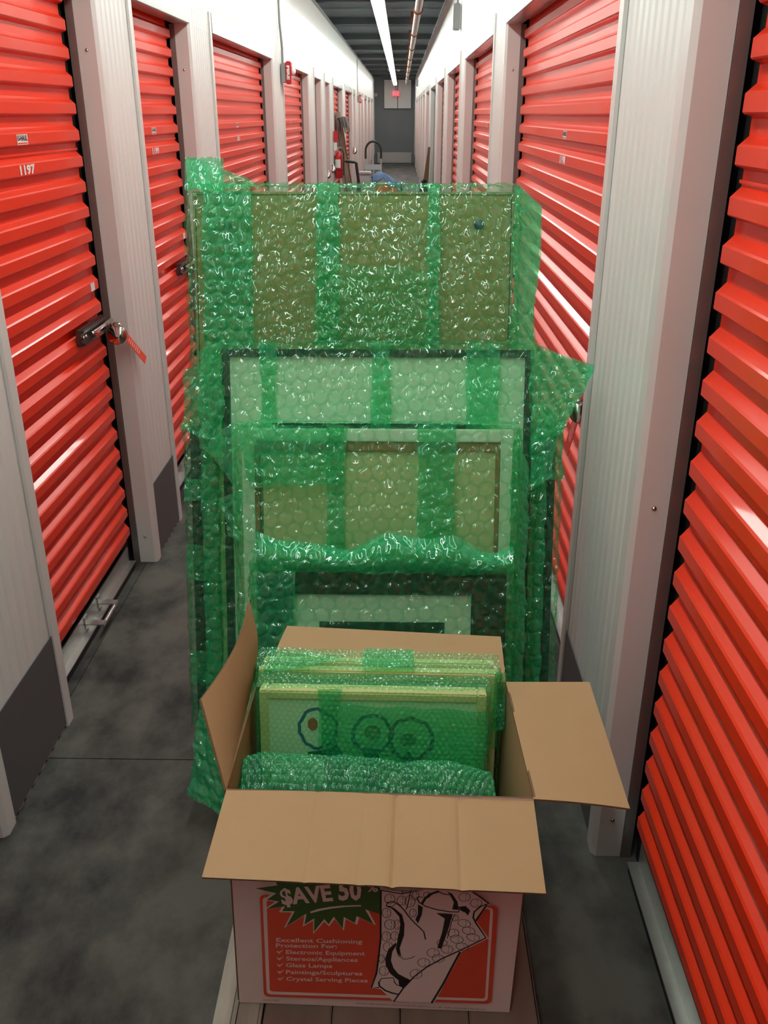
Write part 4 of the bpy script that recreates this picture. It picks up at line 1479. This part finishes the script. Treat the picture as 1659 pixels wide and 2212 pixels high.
e = empty('dolly', (-.60, 12.95, 0), label='dolly with bent black bar handle beyond the wrapped pictures', cat='dolly')
g = MB()
g.bevbox(-.20, .62, -.20, .45, .16, .20, .01)
g.build('deck', M_steel, e)
g = MB()
g.tube([(.065, -.12, .20), (.035, -.12, .87), (.0, -.12, 1.155), (-.03, -.12, 1.17), (-.15, -.12, 1.185)], .020, 10)
g.build('handle', M_black, e)
for sx in (-.15, .55):
    for sy in (-.15, .38):
        g = MB()
        g.lathe([(0, -.02), (.07, -.02), (.078, -.01), (.078, .01), (.07, .02), (0, .02)], (sx, sy, .08), 16, 'x')
        g.build('wheel', M_black, e)
e = empty('plastic_bin', (-.495, 13.12, .202), label='pale grey plastic bin standing on the dolly behind the pictures', cat='bin')
g = MB()
g.bevbox(-.085, .085, -.09, .09, 0, .80, .02)
g.build('body', M_bin, e)
g = MB()
g.bevbox(-.092, .092, -.097, .097, .80, .835, .012)
g.build('lid', M_bin, e)
e = empty('traffic_cone_crate', (-.18, 13.1, .202), label='orange plastic crate on the dolly under the blue cloth', cat='crate')
e.name = 'plastic_crate'
g = MB()
bm_prof = [(.20, 0), (.21, .01), (.16, .66), (.15, .68)]
g.add([(sx * r_, sy * .20 * (1 if i < 2 else .8), h) for i, (r_, h) in enumerate(bm_prof) for sx, sy in ((-1, -1), (1, -1), (1, 1), (-1, 1))],
      [(i * 4 + k, i * 4 + (k + 1) % 4, i * 4 + 4 + (k + 1) % 4, i * 4 + 4 + k) for i in range(3) for k in range(4)] + [(0, 1, 2, 3), (12, 13, 14, 15)])
g.build('body', M_orange, e)
g = MB()
g.bevbox(-.205, .205, -.19, .19, .0, .03, .01)
g.build('base_rim', M_orange, e)
V, Fc, _ = patch([(-.24, -.19, 0), (.17, -.19, 0), (.17, .19, 0), (-.24, .19, 0)], pitch=.05, res=.012, amp=0, wr=.0, edge=.012, seed=301)
V[:, 2] = .70 + .12 * np.exp(-((V[:, 0] + .12) ** 2) / .02) + .012 * np.sin(V[:, 0] * 40 + V[:, 1] * 22) + .01 * np.sin(V[:, 1] * 35)
V[:, 2] -= np.clip(V[:, 0] - .10, 0, 1) * .3 + np.clip(np.abs(V[:, 1]) - .14, 0, 1) * 1.6
me = bpy.data.meshes.new('blue_cloth')
me.from_pydata([tuple(v) for v in V], [], [tuple(int(i) for i in f) for f in Fc])
me.materials.append(M_blue)
me.polygons.foreach_set('use_smooth', [True] * len(me.polygons))
bc = link(bpy.data.objects.new('blue_cloth', me))
bc.location = (-.16, 13.1, .202)
sm = bc.modifiers.new('thickness', 'SOLIDIFY')
sm.thickness = .006
tag(bc, 'crumpled blue cloth draped over the orange crate', 'cloth')

e = empty('leaning_plank', (.37, 16.75, 0), (0, R(3.6), 0), label='brown board leaning against the right wall', cat='board')
g = MB()
g.add([(-.075, -.012, 0), (.085, -.012, 0), (.055, -.012, 1.24), (.020, -.012, 1.24), (-.075, .012, 0), (.085, .012, 0), (.055, .012, 1.24), (.020, .012, 1.24)],
      [(0, 1, 2, 3), (7, 6, 5, 4), (0, 4, 5, 1), (1, 5, 6, 2), (2, 6, 7, 3), (3, 7, 4, 0)])
g.build('board', M_ply, e)
g = MB()
g.bevbox(-.07, .08, -.0135, -.012, .30, .302, .0002)
g.build('score_line', M_black, e)
e = empty('black_bag', (.395, 16.45, 0), label='dark lumpy bag at the foot of the brown board on the right', cat='bag')
bm = bmesh.new()
bmesh.ops.create_icosphere(bm, subdivisions=3, radius=1)
rng = random.Random(2)
for v in bm.verts:
    k = 1 + .10 * math.sin(v.co.x * 5 + 1) * math.cos(v.co.y * 6) + .06 * math.sin(v.co.z * 11)
    v.co = Vector((v.co.x * .095 * k, v.co.y * .12 * k, .345 + max(v.co.z, -.97) * .35 * k))
me = bpy.data.meshes.new('sack')
bm.to_mesh(me)
bm.free()
me.materials.append(M_black)
me.polygons.foreach_set('use_smooth', [True] * len(me.polygons))
link(bpy.data.objects.new('sack', me), e)
g = MB()
g.tube([(-.03, 0, .67), (0, 0, .72), (.04, 0, .69)], [.03, .035, .02], 8)
g.build('knot', M_black, e)

# far end fittings
e = empty('overhead_panel', (-.15, YFAR, 1.96), label='white two-door metal panel high on the far end wall', cat='panel')
for sx in (-1, 1):
    g = MB()
    g.bevbox(*sorted((sx * .012, sx * .51)), -.06, -.002, 0, .99, .006)
    g.build('panel_door', M_white, e)
g = MB()
g.box(-.52, .52, -.02, -.001, -.02, 1.01)
g.build('panel_frame', M_core, e)
e = empty('exit_sign', (-.22, 37.2, 2.38), label='small red illuminated EXIT sign below the last strip light', cat='sign')
g = MB()
g.bevbox(-.125, .125, -.025, .025, 0, .18, .006)
g.build('body', M_exit, e)
text_mesh('EXIT', lambda a, b: (a, -.0258, b), 'lettering', M_whitedot, e, box=(-.10, .035, .10, .145))
g = MB()
g.tube([(0, 0, .18), (0, 0, .97)], .012, 8)
g.build('stem', M_steel, e)
e = empty('wall_lamp', (-.985, YFAR, 2.43), label='small round white lamp at the left of the far end wall', cat='lamp')
g = MB()
g.lathe([(.06, -.001), (.065, -.03), (.045, -.06), (0, -.07)], (0, 0, 0), 16, 'y')
g.build('globe', M_whitedot, e)
g = MB()
g.lathe([(.07, -.0005), (.07, -.012), (.066, -.014)], (0, 0, 0), 16, 'y')
g.build('base_ring', M_greybox, e)
